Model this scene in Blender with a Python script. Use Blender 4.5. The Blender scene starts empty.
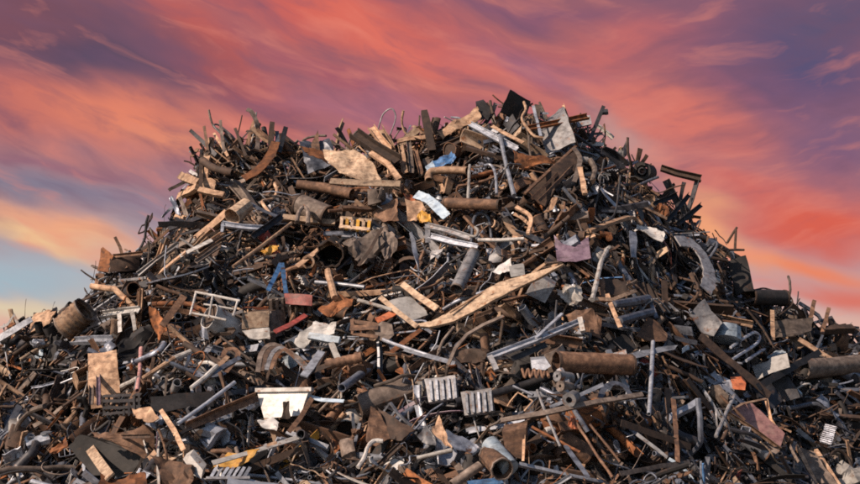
import bpy, bmesh, math, random
import numpy as np
from mathutils import Vector, Matrix
from mathutils.bvhtree import BVHTree

rng = random.Random(20417)
R = math.radians
scene = bpy.context.scene
COL = scene.collection

# ------------------------------------------------------------------ camera
CAM = np.array([0.0, -28.0, 2.6])
PITCH = R(6.8)
FPX = 1323.0                      # focal length in photo pixels (photo 860 wide)
FWD = np.array([0, math.cos(PITCH), math.sin(PITCH)])
UPV = np.array([0, -math.sin(PITCH), math.cos(PITCH)])

def ray(px, py):
    d = FWD + np.array([1.0, 0, 0]) * (px - 430.0) / FPX + UPV * (242.0 - py) / FPX
    return d

def project(p):
    """world points (n,3) -> photo px, py, depth"""
    v = np.asarray(p) - CAM
    z = v @ FWD
    return 430 + FPX * v[..., 0] / z, 242 - FPX * (v @ UPV) / z, z

cd = bpy.data.cameras.new('camera')
cam = bpy.data.objects.new('camera', cd)
COL.objects.link(cam)
cam.location = CAM
cam.rotation_euler = (R(90) + PITCH, 0, 0)
cd.sensor_width = 36.0
cd.lens = FPX / 860.0 * 36.0
cd.clip_end = 3000
scene.camera = cam

# ------------------------------------------------------------------ render look
scene.render.engine = 'CYCLES'
vs = scene.view_settings
vs.view_transform = 'Standard'
try: vs.look = 'None'
except Exception: pass
vs.exposure = 0.20
vs.gamma = 1.0
vs.use_curve_mapping = False
scene.cycles.max_bounces = 5
scene.cycles.diffuse_bounces = 3
scene.cycles.glossy_bounces = 3
scene.cycles.use_denoising = False
scene.cycles.filter_width = 1.8

# ------------------------------------------------------------------ sun
SUN_EL, SUN_AZ = 35.0, -122.0     # azimuth from +Y clockwise: behind the camera's left shoulder
sd = bpy.data.lights.new('sun', 'SUN')
sd.energy = 5.0
sd.angle = R(0.6)
sd.color = (1.0, 0.775, 0.60)
sun = bpy.data.objects.new('sun', sd)
COL.objects.link(sun)
tosun = Vector((math.sin(R(SUN_AZ)) * math.cos(R(SUN_EL)), math.cos(R(SUN_AZ)) * math.cos(R(SUN_EL)), math.sin(R(SUN_EL))))
sun.rotation_euler = tosun.to_track_quat('Z', 'Y').to_euler()
sun.location = (-30, -40, 40)

# ------------------------------------------------------------------ sky (world)
def srgb(r, g, b):
    f = lambda c: (c / 255 / 12.92) if c / 255 <= 0.04045 else ((c / 255 + 0.055) / 1.055) ** 2.4
    return (f(r), f(g), f(b), 1.0)

w = bpy.data.worlds.new('World')
scene.world = w
w.use_nodes = True
nt = w.node_tree
nt.nodes.clear()
def N(t, **k):
    n = nt.nodes.new(t)
    for a, b in k.items(): setattr(n, a, b)
    return n
def setin(sock, v):
    if isinstance(v, bpy.types.NodeSocket): nt.links.new(v, sock)
    else: sock.default_value = v
def M(op, a, b=None, c=None, clamp=False):
    n = N('ShaderNodeMath', operation=op); n.use_clamp = clamp
    setin(n.inputs[0], a)
    if b is not None: setin(n.inputs[1], b)
    if c is not None: setin(n.inputs[2], c)
    return n.outputs[0]
def MIX(f, a, b):
    n = N('ShaderNodeMix', data_type='RGBA'); n.clamp_factor = True
    setin(n.inputs[0], f); setin(n.inputs[6], a); setin(n.inputs[7], b)
    return n.outputs[2]
def COMB(x, y, z):
    n = N('ShaderNodeCombineXYZ')
    setin(n.inputs[0], x); setin(n.inputs[1], y); setin(n.inputs[2], z)
    return n.outputs[0]
def NOISE(vec, scale, detail=4, rough=0.55, lac=2.0):
    n = N('ShaderNodeTexNoise')
    n.inputs['Scale'].default_value = scale; n.inputs['Detail'].default_value = detail
    n.inputs['Roughness'].default_value = rough
    nt.links.new(vec, n.inputs['Vector'])
    return n.outputs[0]

tc = N('ShaderNodeTexCoord')
sep = N('ShaderNodeSeparateXYZ')
nt.links.new(tc.outputs['Generated'], sep.inputs[0])
AZ = M('MULTIPLY', M('ARCTAN2', sep.outputs[0], sep.outputs[1]), 180 / math.pi)      # degrees
EL = M('MULTIPLY', M('ARCSINE', sep.outputs[2]), 180 / math.pi)
def sky_at(px, py):
    d = ray(px, py)
    return math.degrees(math.atan2(d[0], d[1])), math.degrees(math.asin(d[2] / np.linalg.norm(d)))
# turbulence: cloud banks are drawn out along a line falling to the east
def rotated(a, e, ang):
    c, s = math.cos(R(ang)), math.sin(R(ang))
    return M('ADD', M('MULTIPLY', a, c), M('MULTIPLY', e, s)), M('ADD', M('MULTIPLY', a, -s), M('MULTIPLY', e, c))
ra, re_ = rotated(AZ, EL, -20)
v1 = COMB(M('MULTIPLY', ra, 0.45), re_, 0.0)
n1 = NOISE(v1, 0.40, 3, 0.5)
n2 = NOISE(COMB(M('MULTIPLY', ra, 0.40), re_, 7.3), 0.40, 3, 0.5)
wa = M('ADD', AZ, M('MULTIPLY', M('SUBTRACT', n1, 0.5), 4.4))
we = M('ADD', EL, M('MULTIPLY', M('SUBTRACT', n2, 0.5), 3.0))
# clear sky between the banks: pale near the horizon, dusk mauve above
def ramp(fac, stops):
    n = N('ShaderNodeValToRGB')
    cr = n.color_ramp
    while len(cr.elements) > 1: cr.elements.remove(cr.elements[-1])
    cr.elements[0].position = stops[0][0]; cr.elements[0].color = stops[0][1]
    for p, c in stops[1:]:
        e = cr.elements.new(p); e.color = c
    nt.links.new(fac, n.inputs[0])
    return n.outputs[0]
el01 = M('DIVIDE', we, 30.0, clamp=True)
base = ramp(el01, [(0.0, srgb(236, 190, 165)), (0.10, srgb(225, 180, 165)), (0.17, srgb(176, 182, 192)),
                   (0.26, srgb(168, 140, 150)), (0.40, srgb(170, 105, 112)), (0.6, srgb(120, 92, 118)), (1.0, srgb(86, 84, 118))])
BANKS = [  # px, py, half-length, half-height (photo px), tilt, colour, weight
    (430, 60, 500, 90, -4, srgb(196, 96, 100), .75),
    (85, 48, 150, 44, -12, srgb(80, 76, 104), 1.0),
    (165, 72, 55, 20, -20, srgb(100, 80, 104), .9),
    (10, 10, 90, 34, 0, srgb(122, 78, 94), .9),
    (215, 55, 120, 22, -40, srgb(206, 86, 80), .9),
    (30, 100, 110, 26, -10, srgb(196, 96, 98), .9),
    (120, 118, 100, 26, -6, srgb(236, 124, 100), .95),
    (175, 140, 60, 12, -8, srgb(242, 140, 110), .7),
    (60, 160, 110, 8, -5, srgb(156, 100, 120), .7),
    (60, 188, 170, 17, -6, srgb(132, 128, 150), .95),
    (170, 205, 60, 14, -10, srgb(168, 138, 154), .7),
    (55, 233, 120, 17, -22, srgb(244, 162, 134), 1.0),
    (30, 238, 70, 9, -22, srgb(254, 196, 150), .8),
    (20, 280, 100, 20, -16, srgb(166, 188, 200), 1.0),
    (15, 315, 90, 14, 0, srgb(230, 204, 186), .9),
    (330, 15, 170, 26, -14, srgb(218, 84, 76), .95),
    (420, 52, 150, 22, -22, srgb(232, 104, 92), .9),
    (235, 88, 90, 22, -32, srgb(146, 80, 92), .8),
    (330, 78, 110, 14, -18, srgb(168, 88, 104), .8),
    (370, 112, 130, 18, -6, srgb(176, 106, 126), .8),
    (255, 128, 60, 14, -20, srgb(222, 116, 108), .7),
    (520, 12, 130, 9, -4, srgb(136, 88, 116), .8),
    (545, 76, 80, 22, -18, srgb(138, 98, 134), .95),
    (500, 100, 90, 10, -16, srgb(206, 110, 112), .6),
    (645, 40, 80, 24, 12, srgb(222, 102, 100), .85),
    (620, 100, 90, 14, -20, srgb(222, 110, 104), .8),
    (715, 128, 110, 24, -14, srgb(234, 112, 98), .95),
    (800, 64, 135, 62, -22, srgb(92, 82, 122), 1.0),
    (850, 15, 110, 36, 0, srgb(88, 84, 118), 1.0),
    (745, 92, 60, 14, -24, srgb(160, 94, 116), .7),
    (842, 152, 85, 48, -18, srgb(128, 94, 126), 1.0),
    (635, 142, 60, 20, -34, srgb(198, 150, 160), .85),
    (730, 178, 90, 20, -16, srgb(208, 104, 110), .8),
    (825, 226, 130, 36, -14, srgb(224, 82, 62), 1.0),
    (800, 266, 110, 11, -15, srgb(246, 122, 76), .9),
    (716, 226, 62, 19, -42, srgb(252, 160, 116), .9),
    (840, 298, 90, 16, -10, srgb(224, 104, 94), .95),
]
c = base
for px, py, hl, hh, tilt, colr, wt in BANKS:
    a0, e0 = sky_at(px, py)
    if colr[0] > .45: colr = (colr[0], colr[1] * 1.07, colr[2] * .86, 1)
    s = math.degrees(1 / FPX)
    da, de = rotated(M('SUBTRACT', wa, a0), M('SUBTRACT', we, e0), tilt)
    q = M('ADD', M('POWER', M('ABSOLUTE', M('DIVIDE', da, hl * s * 0.85)), 2.0), M('POWER', M('ABSOLUTE', M('DIVIDE', de, hh * s * 0.85)), 2.0))
    f = M('MULTIPLY', M('EXPONENT', M('MULTIPLY', q, -0.8)), wt)
    c = MIX(f, c, colr)
# wisps: fine streaks of lit and unlit vapour
w1 = NOISE(COMB(M('MULTIPLY', ra, 0.35), M('MULTIPLY', re_, 1.1), 3.1), 0.55, 6, 0.58)
wm = N('ShaderNodeMapRange'); wm.inputs[1].default_value = 0.40; wm.inputs[2].default_value = 0.74
nt.links.new(w1, wm.inputs[0])
c = MIX(M('MULTIPLY', wm.outputs[0], 0.08), c, srgb(226, 116, 108))
w2 = NOISE(COMB(M('MULTIPLY', ra, 0.30), M('MULTIPLY', re_, 1.2), 11.7), 0.6, 6, 0.58)
wm2 = N('ShaderNodeMapRange'); wm2.inputs[1].default_value = 0.46; wm2.inputs[2].default_value = 0.78
nt.links.new(w2, wm2.inputs[0])
c = MIX(M('MULTIPLY', M('MULTIPLY', wm2.outputs[0], 0.24), M('DIVIDE', M('SUBTRACT', EL, 5.5), 4.0, clamp=True)), c, srgb(132, 92, 116))
# fibres: thin combed threads of cloud, lighter and darker than the bank they belong to
fa, fe = rotated(M('ADD', M('MULTIPLY', wa, .5), M('MULTIPLY', AZ, .5)), M('ADD', M('MULTIPLY', we, .5), M('MULTIPLY', EL, .5)), -20)
fb, fc = rotated(M('ADD', M('MULTIPLY', wa, .5), M('MULTIPLY', AZ, .5)), M('ADD', M('MULTIPLY', we, .5), M('MULTIPLY', EL, .5)), 10)
w3 = NOISE(COMB(M('MULTIPLY', fa, 0.42), M('MULTIPLY', fe, 1.7), 21.0), 0.62, 6, 0.55)
w4 = NOISE(COMB(M('MULTIPLY', fb, 0.40), M('MULTIPLY', fc, 1.6), 43.0), 0.62, 6, 0.55)
w3.node.inputs['Distortion'].default_value = 0.35
w4.node.inputs['Distortion'].default_value = 0.35
turn = N('ShaderNodeMapRange', interpolation_type='SMOOTHSTEP'); nt.links.new(AZ, turn.inputs[0])
turn.inputs[1].default_value = 2; turn.inputs[2].default_value = 12
wv_ = M('ADD', M('MULTIPLY', w3, M('SUBTRACT', 1.0, turn.outputs[0])), M('MULTIPLY', w4, turn.outputs[0]))
def MAPR(v, a, b, c_, d):
    n = N('ShaderNodeMapRange'); nt.links.new(v, n.inputs[0])
    for i, q in enumerate((a, b, c_, d)): n.inputs[i + 1].default_value = q
    return n.outputs[0]
high = M('DIVIDE', M('SUBTRACT', EL, 5.5), 4.0, clamp=True)
c = MIX(M('MULTIPLY', MAPR(wv_, .50, .30, 0, .50), high), c, srgb(118, 84, 110))
c = MIX(MAPR(wv_, .53, .74, 0, .42), c, srgb(242, 136, 112))
hv_ = N('ShaderNodeHueSaturation'); nt.links.new(c, hv_.inputs['Color'])
hv_.inputs['Saturation'].default_value = 0.94; hv_.inputs['Value'].default_value = 0.94
c = hv_.outputs[0]
# the clouds fill the western sky only; elsewhere it is clear
sky = N('ShaderNodeTexSky')
sky.sky_type = 'NISHITA'
sky.sun_disc = False
sky.sun_elevation = R(SUN_EL)
sky.sun_rotation = R(SUN_AZ)
bgA = N('ShaderNodeBackground'); nt.links.new(sky.outputs[0], bgA.inputs[0]); bgA.inputs[1].default_value = 0.085
bgB = N('ShaderNodeBackground'); nt.links.new(c, bgB.inputs[0]); bgB.inputs[1].default_value = 0.86
m1 = N('ShaderNodeMapRange', interpolation_type='SMOOTHSTEP'); nt.links.new(M('ABSOLUTE', AZ), m1.inputs[0])
m1.inputs[1].default_value = 38; m1.inputs[2].default_value = 75; m1.inputs[3].default_value = 1; m1.inputs[4].default_value = 0
m2 = N('ShaderNodeMapRange', interpolation_type='SMOOTHSTEP'); nt.links.new(EL, m2.inputs[0])
m2.inputs[1].default_value = 26; m2.inputs[2].default_value = 52; m2.inputs[3].default_value = 1; m2.inputs[4].default_value = 0
ms = N('ShaderNodeMixShader')
nt.links.new(M('MULTIPLY', m1.outputs[0], m2.outputs[0]), ms.inputs[0])
nt.links.new(bgA.outputs[0], ms.inputs[1]); nt.links.new(bgB.outputs[0], ms.inputs[2])
wo = N('ShaderNodeOutputWorld'); nt.links.new(ms.outputs[0], wo.inputs[0])
# ------------------------------------------------------------------ materials (procedural)
MATS = {}
MWORD = {}
def mat(name, word, cols, metallic=0.0, rough=0.75, rust=None, rustamt=0.0, scale=8.0, bump=0.35, grime=0.58):
    m = bpy.data.materials.new(name)
    m.use_nodes = True
    t = m.node_tree
    L = t.links.new
    b = t.nodes['Principled BSDF']
    co = t.nodes.new('ShaderNodeTexCoord')
    oi = t.nodes.new('ShaderNodeObjectInfo')
    off = t.nodes.new('ShaderNodeVectorMath'); off.operation = 'MULTIPLY_ADD'
    off.inputs[1].default_value = (1, 1, 1)
    cmb = t.nodes.new('ShaderNodeCombineXYZ')
    mm = t.nodes.new('ShaderNodeMath'); mm.operation = 'MULTIPLY'; mm.inputs[1].default_value = 37.0
    L(oi.outputs['Random'], mm.inputs[0]); L(mm.outputs[0], cmb.inputs[0]); L(mm.outputs[0], cmb.inputs[2])
    L(co.outputs['Object'], off.inputs[0]); L(cmb.outputs[0], off.inputs[2])
    n1 = t.nodes.new('ShaderNodeTexNoise'); n1.inputs['Scale'].default_value = scale
    n1.inputs['Detail'].default_value = 5; n1.inputs['Roughness'].default_value = 0.65
    L(off.outputs[0], n1.inputs['Vector'])
    r = t.nodes.new('ShaderNodeValToRGB')
    cr = r.color_ramp
    k = len(cols)
    for i, cc in enumerate(cols):
        p = 0.30 + 0.42 * i / max(k - 1, 1)
        if i < 2: e = cr.elements[i]; e.position = p
        else: e = cr.elements.new(p)
        e.color = (*cc, 1)
    L(n1.outputs[0], r.inputs[0])
    outc = r.outputs[0]
    if rust:
        n2 = t.nodes.new('ShaderNodeTexNoise'); n2.inputs['Scale'].default_value = scale * 0.7
        n2.inputs['Detail'].default_value = 7; n2.inputs['Roughness'].default_value = 0.7
        sh = t.nodes.new('ShaderNodeVectorMath'); sh.inputs[1].default_value = (11.3, 4.1, 7.7)
        L(off.outputs[0], sh.inputs[0]); L(sh.outputs[0], n2.inputs['Vector'])
        mr = t.nodes.new('ShaderNodeMapRange')
        mr.inputs[1].default_value = 0.66 - rustamt * 0.3; mr.inputs[2].default_value = 0.74 - rustamt * 0.3
        L(n2.outputs[0], mr.inputs[0])
        mx = t.nodes.new('ShaderNodeMix'); mx.data_type = 'RGBA'
        L(mr.outputs[0], mx.inputs[0]); L(outc, mx.inputs[6]); mx.inputs[7].default_value = (*rust, 1)
        outc = mx.outputs[2]
        if metallic > 0:
            mu = t.nodes.new('ShaderNodeMath'); mu.operation = 'MULTIPLY_ADD'
            L(mr.outputs[0], mu.inputs[0]); mu.inputs[1].default_value = -metallic; mu.inputs[2].default_value = metallic
            L(mu.outputs[0], b.inputs['Metallic'])
    st = t.nodes.new('ShaderNodeMapping'); st.inputs['Scale'].default_value = (0.4, 1.0, 1.3)
    L(off.outputs[0], st.inputs['Vector'])
    n3 = t.nodes.new('ShaderNodeTexNoise'); n3.inputs['Scale'].default_value = scale * 1.1
    n3.inputs['Detail'].default_value = 6; n3.inputs['Roughness'].default_value = 0.7
    L(st.outputs[0], n3.inputs['Vector'])
    g3 = t.nodes.new('ShaderNodeMapRange'); g3.inputs[1].default_value = 0.50; g3.inputs[2].default_value = 0.66
    g3.inputs[3].default_value = 0.0; g3.inputs[4].default_value = grime
    L(n3.outputs[0], g3.inputs[0])
    mg = t.nodes.new('ShaderNodeMix'); mg.data_type = 'RGBA'
    L(g3.outputs[0], mg.inputs[0]); L(outc, mg.inputs[6]); mg.inputs[7].default_value = (0.030, 0.022, 0.020, 1)
    outc = mg.outputs[2]
    # every piece weathered a little differently
    hs = t.nodes.new('ShaderNodeHueSaturation')
    mv = t.nodes.new('ShaderNodeMapRange'); mv.inputs[3].default_value = 0.55; mv.inputs[4].default_value = 1.35
    L(oi.outputs['Random'], mv.inputs[0]); L(mv.outputs[0], hs.inputs['Value'])
    L(outc, hs.inputs['Color'])
    L(hs.outputs[0], b.inputs['Base Color'])
    if not rust or metallic == 0: b.inputs['Metallic'].default_value = metallic
    b.inputs['Roughness'].default_value = rough
    if bump:
        bp = t.nodes.new('ShaderNodeBump'); bp.inputs['Strength'].default_value = bump * .5
        bp.inputs['Distance'].default_value = 0.02
        nb = t.nodes.new('ShaderNodeTexNoise'); nb.inputs['Scale'].default_value = scale * 2.2; nb.inputs['Detail'].default_value = 3
        L(off.outputs[0], nb.inputs['Vector']); L(nb.outputs[0], bp.inputs['Height']); L(bp.outputs[0], b.inputs['Normal'])
    MATS[name] = m
    MWORD[name] = word
    return m

RU = (0.22, 0.085, 0.032); RD = (0.07, 0.035, 0.022)
mat('rust_dark', 'dark brown', [(0.026, 0.018, 0.015), (0.062, 0.038, 0.027), (0.11, 0.066, 0.045)], rough=.8)
mat('rust_brown', 'brown', [(0.060, 0.033, 0.022), (0.15, 0.080, 0.048), (0.30, 0.175, 0.11)], rough=.8)
mat('rust_orange', 'rusty orange', [(0.09, 0.035, 0.017), (0.27, 0.10, 0.037), (0.45, 0.18, 0.07)], rough=.85)
mat('rust_tan', 'tan', [(0.16, 0.09, 0.055), (0.42, 0.265, 0.17), (0.62, 0.44, 0.30)], rough=.8)
mat('pale_tan', 'pale tan', [(0.20, 0.13, 0.09), (0.41, 0.295, 0.205), (0.58, 0.44, 0.32)], rough=.8, rust=RU, rustamt=.28, grime=.7, scale=9.0)
mat('brown_grey', 'grey-brown', [(0.06, 0.045, 0.038), (0.155, 0.12, 0.10), (0.28, 0.225, 0.19)], rough=.75, rust=RU, rustamt=.15)
mat('soot_black', 'sooty black', [(0.006, 0.006, 0.007), (0.014, 0.013, 0.014), (0.030, 0.028, 0.030)], rough=.75, rust=RD, rustamt=.2)
mat('dark_steel', 'dark grey', [(0.016, 0.017, 0.022), (0.040, 0.041, 0.050), (0.085, 0.086, 0.10)], metallic=.2, rough=.55, rust=RD, rustamt=.3)
mat('blue_steel', 'blue-grey', [(0.075, 0.085, 0.115), (0.17, 0.19, 0.24), (0.28, 0.31, 0.38)], metallic=.35, rough=.45, rust=RD, rustamt=.25)
mat('galvanised', 'light grey', [(0.19, 0.205, 0.245), (0.32, 0.345, 0.40), (0.46, 0.485, 0.54)], metallic=.25, rough=.42, rust=RU, rustamt=.12)
mat('mid_grey', 'grey', [(0.12, 0.12, 0.13), (0.25, 0.25, 0.265), (0.36, 0.355, 0.36)], metallic=.25, rough=.55, rust=RU, rustamt=.3)
mat('white_paint', 'white', [(0.36, 0.35, 0.34), (0.53, 0.52, 0.51), (0.64, 0.63, 0.62)], rough=.5, rust=RU, rustamt=.2, bump=.1, grime=.45)
mat('dirty_white', 'dirty white', [(0.26, 0.24, 0.22), (0.44, 0.42, 0.40), (0.58, 0.57, 0.55)], rough=.6, rust=RU, rustamt=.25, grime=.55)
mat('blue_paint', 'blue', [(0.03, 0.07, 0.16), (0.055, 0.15, 0.33), (0.12, 0.24, 0.44)], rough=.5, rust=RD, rustamt=.3)
mat('pale_blue', 'pale blue', [(0.25, 0.33, 0.43), (0.40, 0.50, 0.60), (0.56, 0.64, 0.71)], rough=.5, rust=RD, rustamt=.05)
mat('red_paint', 'red', [(0.14, 0.03, 0.025), (0.30, 0.055, 0.045), (0.40, 0.11, 0.09)], rough=.55, rust=RD, rustamt=.25)
mat('orange_paint', 'orange-red', [(0.22, 0.06, 0.025), (0.42, 0.12, 0.05), (0.52, 0.20, 0.10)], rough=.6, rust=RD, rustamt=.3)
mat('yellow_paint', 'yellow', [(0.34, 0.16, 0.025), (0.56, 0.29, 0.04), (0.64, 0.40, 0.09)], rough=.6, rust=RU, rustamt=.3)
mat('mauve_paint', 'mauve', [(0.10, 0.065, 0.095), (0.20, 0.135, 0.185), (0.28, 0.21, 0.26)], rough=.5, rust=RD, rustamt=.1)
mat('faded_pink', 'faded pink', [(0.26, 0.13, 0.13), (0.42, 0.22, 0.21), (0.48, 0.31, 0.27)], rough=.55, rust=RU, rustamt=.2)
mat('gap_shade', 'black', [(0.007, 0.006, 0.006), (0.018, 0.013, 0.011), (0.035, 0.022, 0.016)], rough=.95, scale=2.5, bump=.6)  # near-black mound colour paints the shade in the gaps between pieces
mat('earth', 'brown', [(0.07, 0.05, 0.038), (0.12, 0.09, 0.065), (0.17, 0.13, 0.10)], rough=.95, scale=.8, bump=.5)

# ------------------------------------------------------------------ the heap's own shape
SIL = [(-420, 470), (-250, 425), (-120, 372), (0, 330), (20, 320), (40, 312), (60, 312), (75, 303), (90, 284), (105, 268), (130, 258), (145, 230), (160, 222),
       (180, 198), (188, 170), (197, 153), (212, 139), (250, 137), (280, 141), (300, 145), (330, 147), (350, 143), (380, 134),
       (420, 132), (450, 122), (480, 111), (510, 104), (550, 110), (580, 120), (600, 135), (620, 152), (650, 180), (672, 198),
       (690, 212), (712, 234), (730, 250), (750, 287), (780, 294), (800, 305), (840, 325), (860, 332), (960, 372), (1080, 420), (1250, 470)]
_sx, _sz = [], []
for px, py in SIL:
    d = ray(px, py); t = 28.0 / d[1]
    _sx.append(CAM[0] + t * d[0]); _sz.append(CAM[2] + t * d[2])
_sx[0] -= 3; _sz[0] = 0.0; _sx[-1] += 3; _sz[-1] = 0.0
_sx = np.array(_sx); _sz = np.array(_sz)

def lumps(x, y):
    return (0.20 * np.sin(1.3 * x + 0.7) * np.cos(1.1 * y - 0.4) + 0.14 * np.sin(2.7 * x - 1.9 * y + 1.0)
            + 0.10 * np.sin(4.3 * x + 3.1 * y) + 0.07 * np.cos(6.1 * x - 5.3 * y + 2.0))

PITS = [(475, 328, .75, .40, 1.0), (440, 335, .5, .35, .8), (505, 322, .5, .35, .8), (105, 462, .55, .42, .8), (128, 372, .5, .3, .7), (360, 402, .8, .22, .7), (215, 345, .45, .3, .8),
        (598, 437, .7, .4, .9), (640, 455, .5, .4, .7), (300, 277, .35, .3, .7), (352, 283, .4, .3, .7), (236, 388, .5, .25, .7), (545, 300, .4, .3, .7), (720, 372, .6, .35, .8),
        (775, 425, .5, .4, .8), (690, 440, .5, .4, .8), (45, 372, .4, .3, .7), (62, 395, .4, .3, .7), (180, 340, .4, .35, .8), (265, 268, .35, .3, .6), (400, 250, .4, .3, .7),
        (430, 195, .4, .25, .6), (505, 218, .5, .22, .7), (600, 215, .5, .3, .8), (630, 265, .5, .3, .7), (655, 300, .4, .3, .7), (690, 290, .4, .35, .8), (345, 195, .4, .2, .6),
        (270, 190, .5, .22, .7), (245, 175, .35, .22, .6), (395, 365, .45, .3, .7), (540, 395, .4, .3, .7), (330, 430, .5, .3, .7), (395, 450, .35, .3, .6), (255, 455, .4, .25, .6),
        (180, 395, .5, .3, .7), (25, 430, .4, .3, .7), (60, 470, .4, .3, .7), (470, 425, .4, .3, .7), (560, 470, .5, .3, .7), (735, 470, .5, .3, .7), (820, 425, .5, .35, .8),
        (785, 345, .4, .25, .7), (840, 395, .5, .3, .7), (690, 385, .4, .3, .7), (655, 375, .3, .3, .6), (210, 300, .35, .25, .6), (165, 290, .4, .2, .6), (110, 335, .35, .2, .6), (290, 240, .4, .2, .6)]
PIT3 = []
def hsmooth(x, y):
    s = np.interp(x, _sx, _sz)
    ay = np.abs(y)
    return s - 0.94 * ay + 0.25 * np.exp(-(ay / 0.8) ** 2) - 0.10
def hfun(x, y, pits=True):
    z = hbase(x, y)
    if pits and PIT3:
        for qx, qy, rx, ry, dp in PIT3:
            z = z - dp * np.exp(-(((x - qx) / rx) ** 2 + ((y - qy) / ry) ** 2) ** 2)
    return z

def hbase(x, y):
    s = np.interp(x, _sx, _sz)
    ay = np.abs(y)
    z = s - 0.94 * ay + 0.25 * np.exp(-(ay / 0.8) ** 2) - 0.25
    return z + lumps(x, y) * np.clip(ay / 0.8, 0.35, 1) * 1.25

_T = np.linspace(17.0, 29.5, 1400)
def hit(px, py, pits=False, fn=None):
    """where the sight line through a photo pixel meets the heap"""
    d = ray(px, py)
    p = CAM + _T[:, None] * d
    below = (p[:, 2] < (fn(p[:, 0], p[:, 1]) if fn else hfun(p[:, 0], p[:, 1], pits))) & (p[:, 1] <= 0.6)
    i = int(np.argmax(below))
    if not below[i]:
        t = (28.0 - 0.2) / d[1]
        return CAM + t * d
    return p[i]
def P(px, py, lift=0.0):
    p = hit(px, py, fn=hsmooth)
    d = p - CAM
    return p - d / np.linalg.norm(d) * lift
for px, py, rx, ry, dp in PITS:
    q = hit(px, py)
    PIT3.append((q[0], q[1] + .1, rx, ry * .85, dp * 1.45))
def pitness(x, y):
    return max(math.exp(-(((x - qx) / rx) ** 2 + ((y - qy) / ry) ** 2) ** 2) for qx, qy, rx, ry, dp in PIT3)
def mpp(p):
    """metres per photo pixel at a point"""
    return float((np.asarray(p) - CAM) @ FWD) / FPX
def hnormal(x, y):
    e = 0.25
    gx = (hbase(x + e, y) - hbase(x - e, y)) / (2 * e); gy = (hbase(x, y + e) - hbase(x, y - e)) / (2 * e)
    n = np.array([-gx, -gy, 1.0])
    return n / np.linalg.norm(n)

# ------------------------------------------------------------------ mesh buffers
class Buf:
    def __init__(s): s.v = []; s.f = []; s.n = 0
    def add(s, v, f):
        v = np.asarray(v, float).reshape(-1, 3)
        s.v.append(v); s.f.extend([tuple(i + s.n for i in q) for q in f]); s.n += len(v)
        return s
    def verts(s): return np.concatenate(s.v) if s.v else np.zeros((0, 3))

def unit(v):
    v = np.asarray(v, float); l = np.linalg.norm(v)
    return v / l if l > 1e-9 else np.array([0, 0, 1.0])

def frames(path, up0=None):
    path = np.asarray(path, float)
    n = len(path)
    tg = np.gradient(path, axis=0) if n > 2 else np.repeat((path[1] - path[0])[None], n, 0)
    tg = np.array([unit(t) for t in tg])
    a = np.array([0, 0, 1.0]) if up0 is None else np.asarray(up0, float)
    if abs(tg[0] @ unit(a)) > 0.95: a = np.array([0.3, 1.0, 0.1])
    out = []
    u = unit(a - tg[0] * (a @ tg[0]))
    for t in tg:
        u = unit(u - t * (u @ t))
        out.append((np.cross(t, u), u))
    return out

def sweep(b, path, prof, up0=None, twist=0.0, scale=None, inner=None):
    """a profile (list of y,z) drawn along a path; inner = second profile makes it hollow with open ends"""
    path = np.asarray(path, float); prof = np.asarray(prof, float)
    fr = frames(path, up0); n = len(path); k = len(prof)
    def ringset(pr):
        V = []
        for i, (sx, up) in enumerate(fr):
            an = twist * i / max(n - 1, 1); ca, sa = math.cos(an), math.sin(an)
            sc = 1.0 if scale is None else scale[i]
            for y, z in pr:
                yy, zz = (y * ca - z * sa) * sc, (y * sa + z * ca) * sc
                V.append(path[i] + sx * yy + up * zz)
        return V
    V = ringset(prof); F = []
    for i in range(n - 1):
        for j in range(k):
            a, c = i * k + j, i * k + (j + 1) % k
            F.append((a, c, c + k, a + k))
    if inner is None:
        F.append(tuple(range(k - 1, -1, -1))); F.append(tuple((n - 1) * k + j for j in range(k)))
    else:
        V2 = ringset(np.asarray(inner, float)); o = n * k
        V += V2
        for i in range(n - 1):
            for j in range(k):
                a, c = o + i * k + j, o + i * k + (j + 1) % k
                F.append((a, a + k, c + k, c))
        for j in range(k):
            c = (j + 1) % k
            F.append((j, o + j, o + c, c))
            e = (n - 1) * k
            F.append((e + j, e + c, o + e + c, o + e + j))
    b.add(V, [tuple(reversed(q)) for q in F])
    return b

def batter(v, r, amt=1.0):
    """knocks a shape out of true: long bends and short dents"""
    L = float((v.max(0) - v.min(0)).max()); out = v.copy()
    for wl, am in ((1.1, .030), (.45, .012), (.2, .006)):
        k = np.array([[r.gauss(0, 1) for _ in range(3)] for _ in range(3)]) * (2 * math.pi / (L * wl)) * .6
        ph = np.array([r.uniform(0, 6.3) for _ in range(3)])
        out = out + amt * am * L * np.sin(v @ k.T + ph)
    return out

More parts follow.
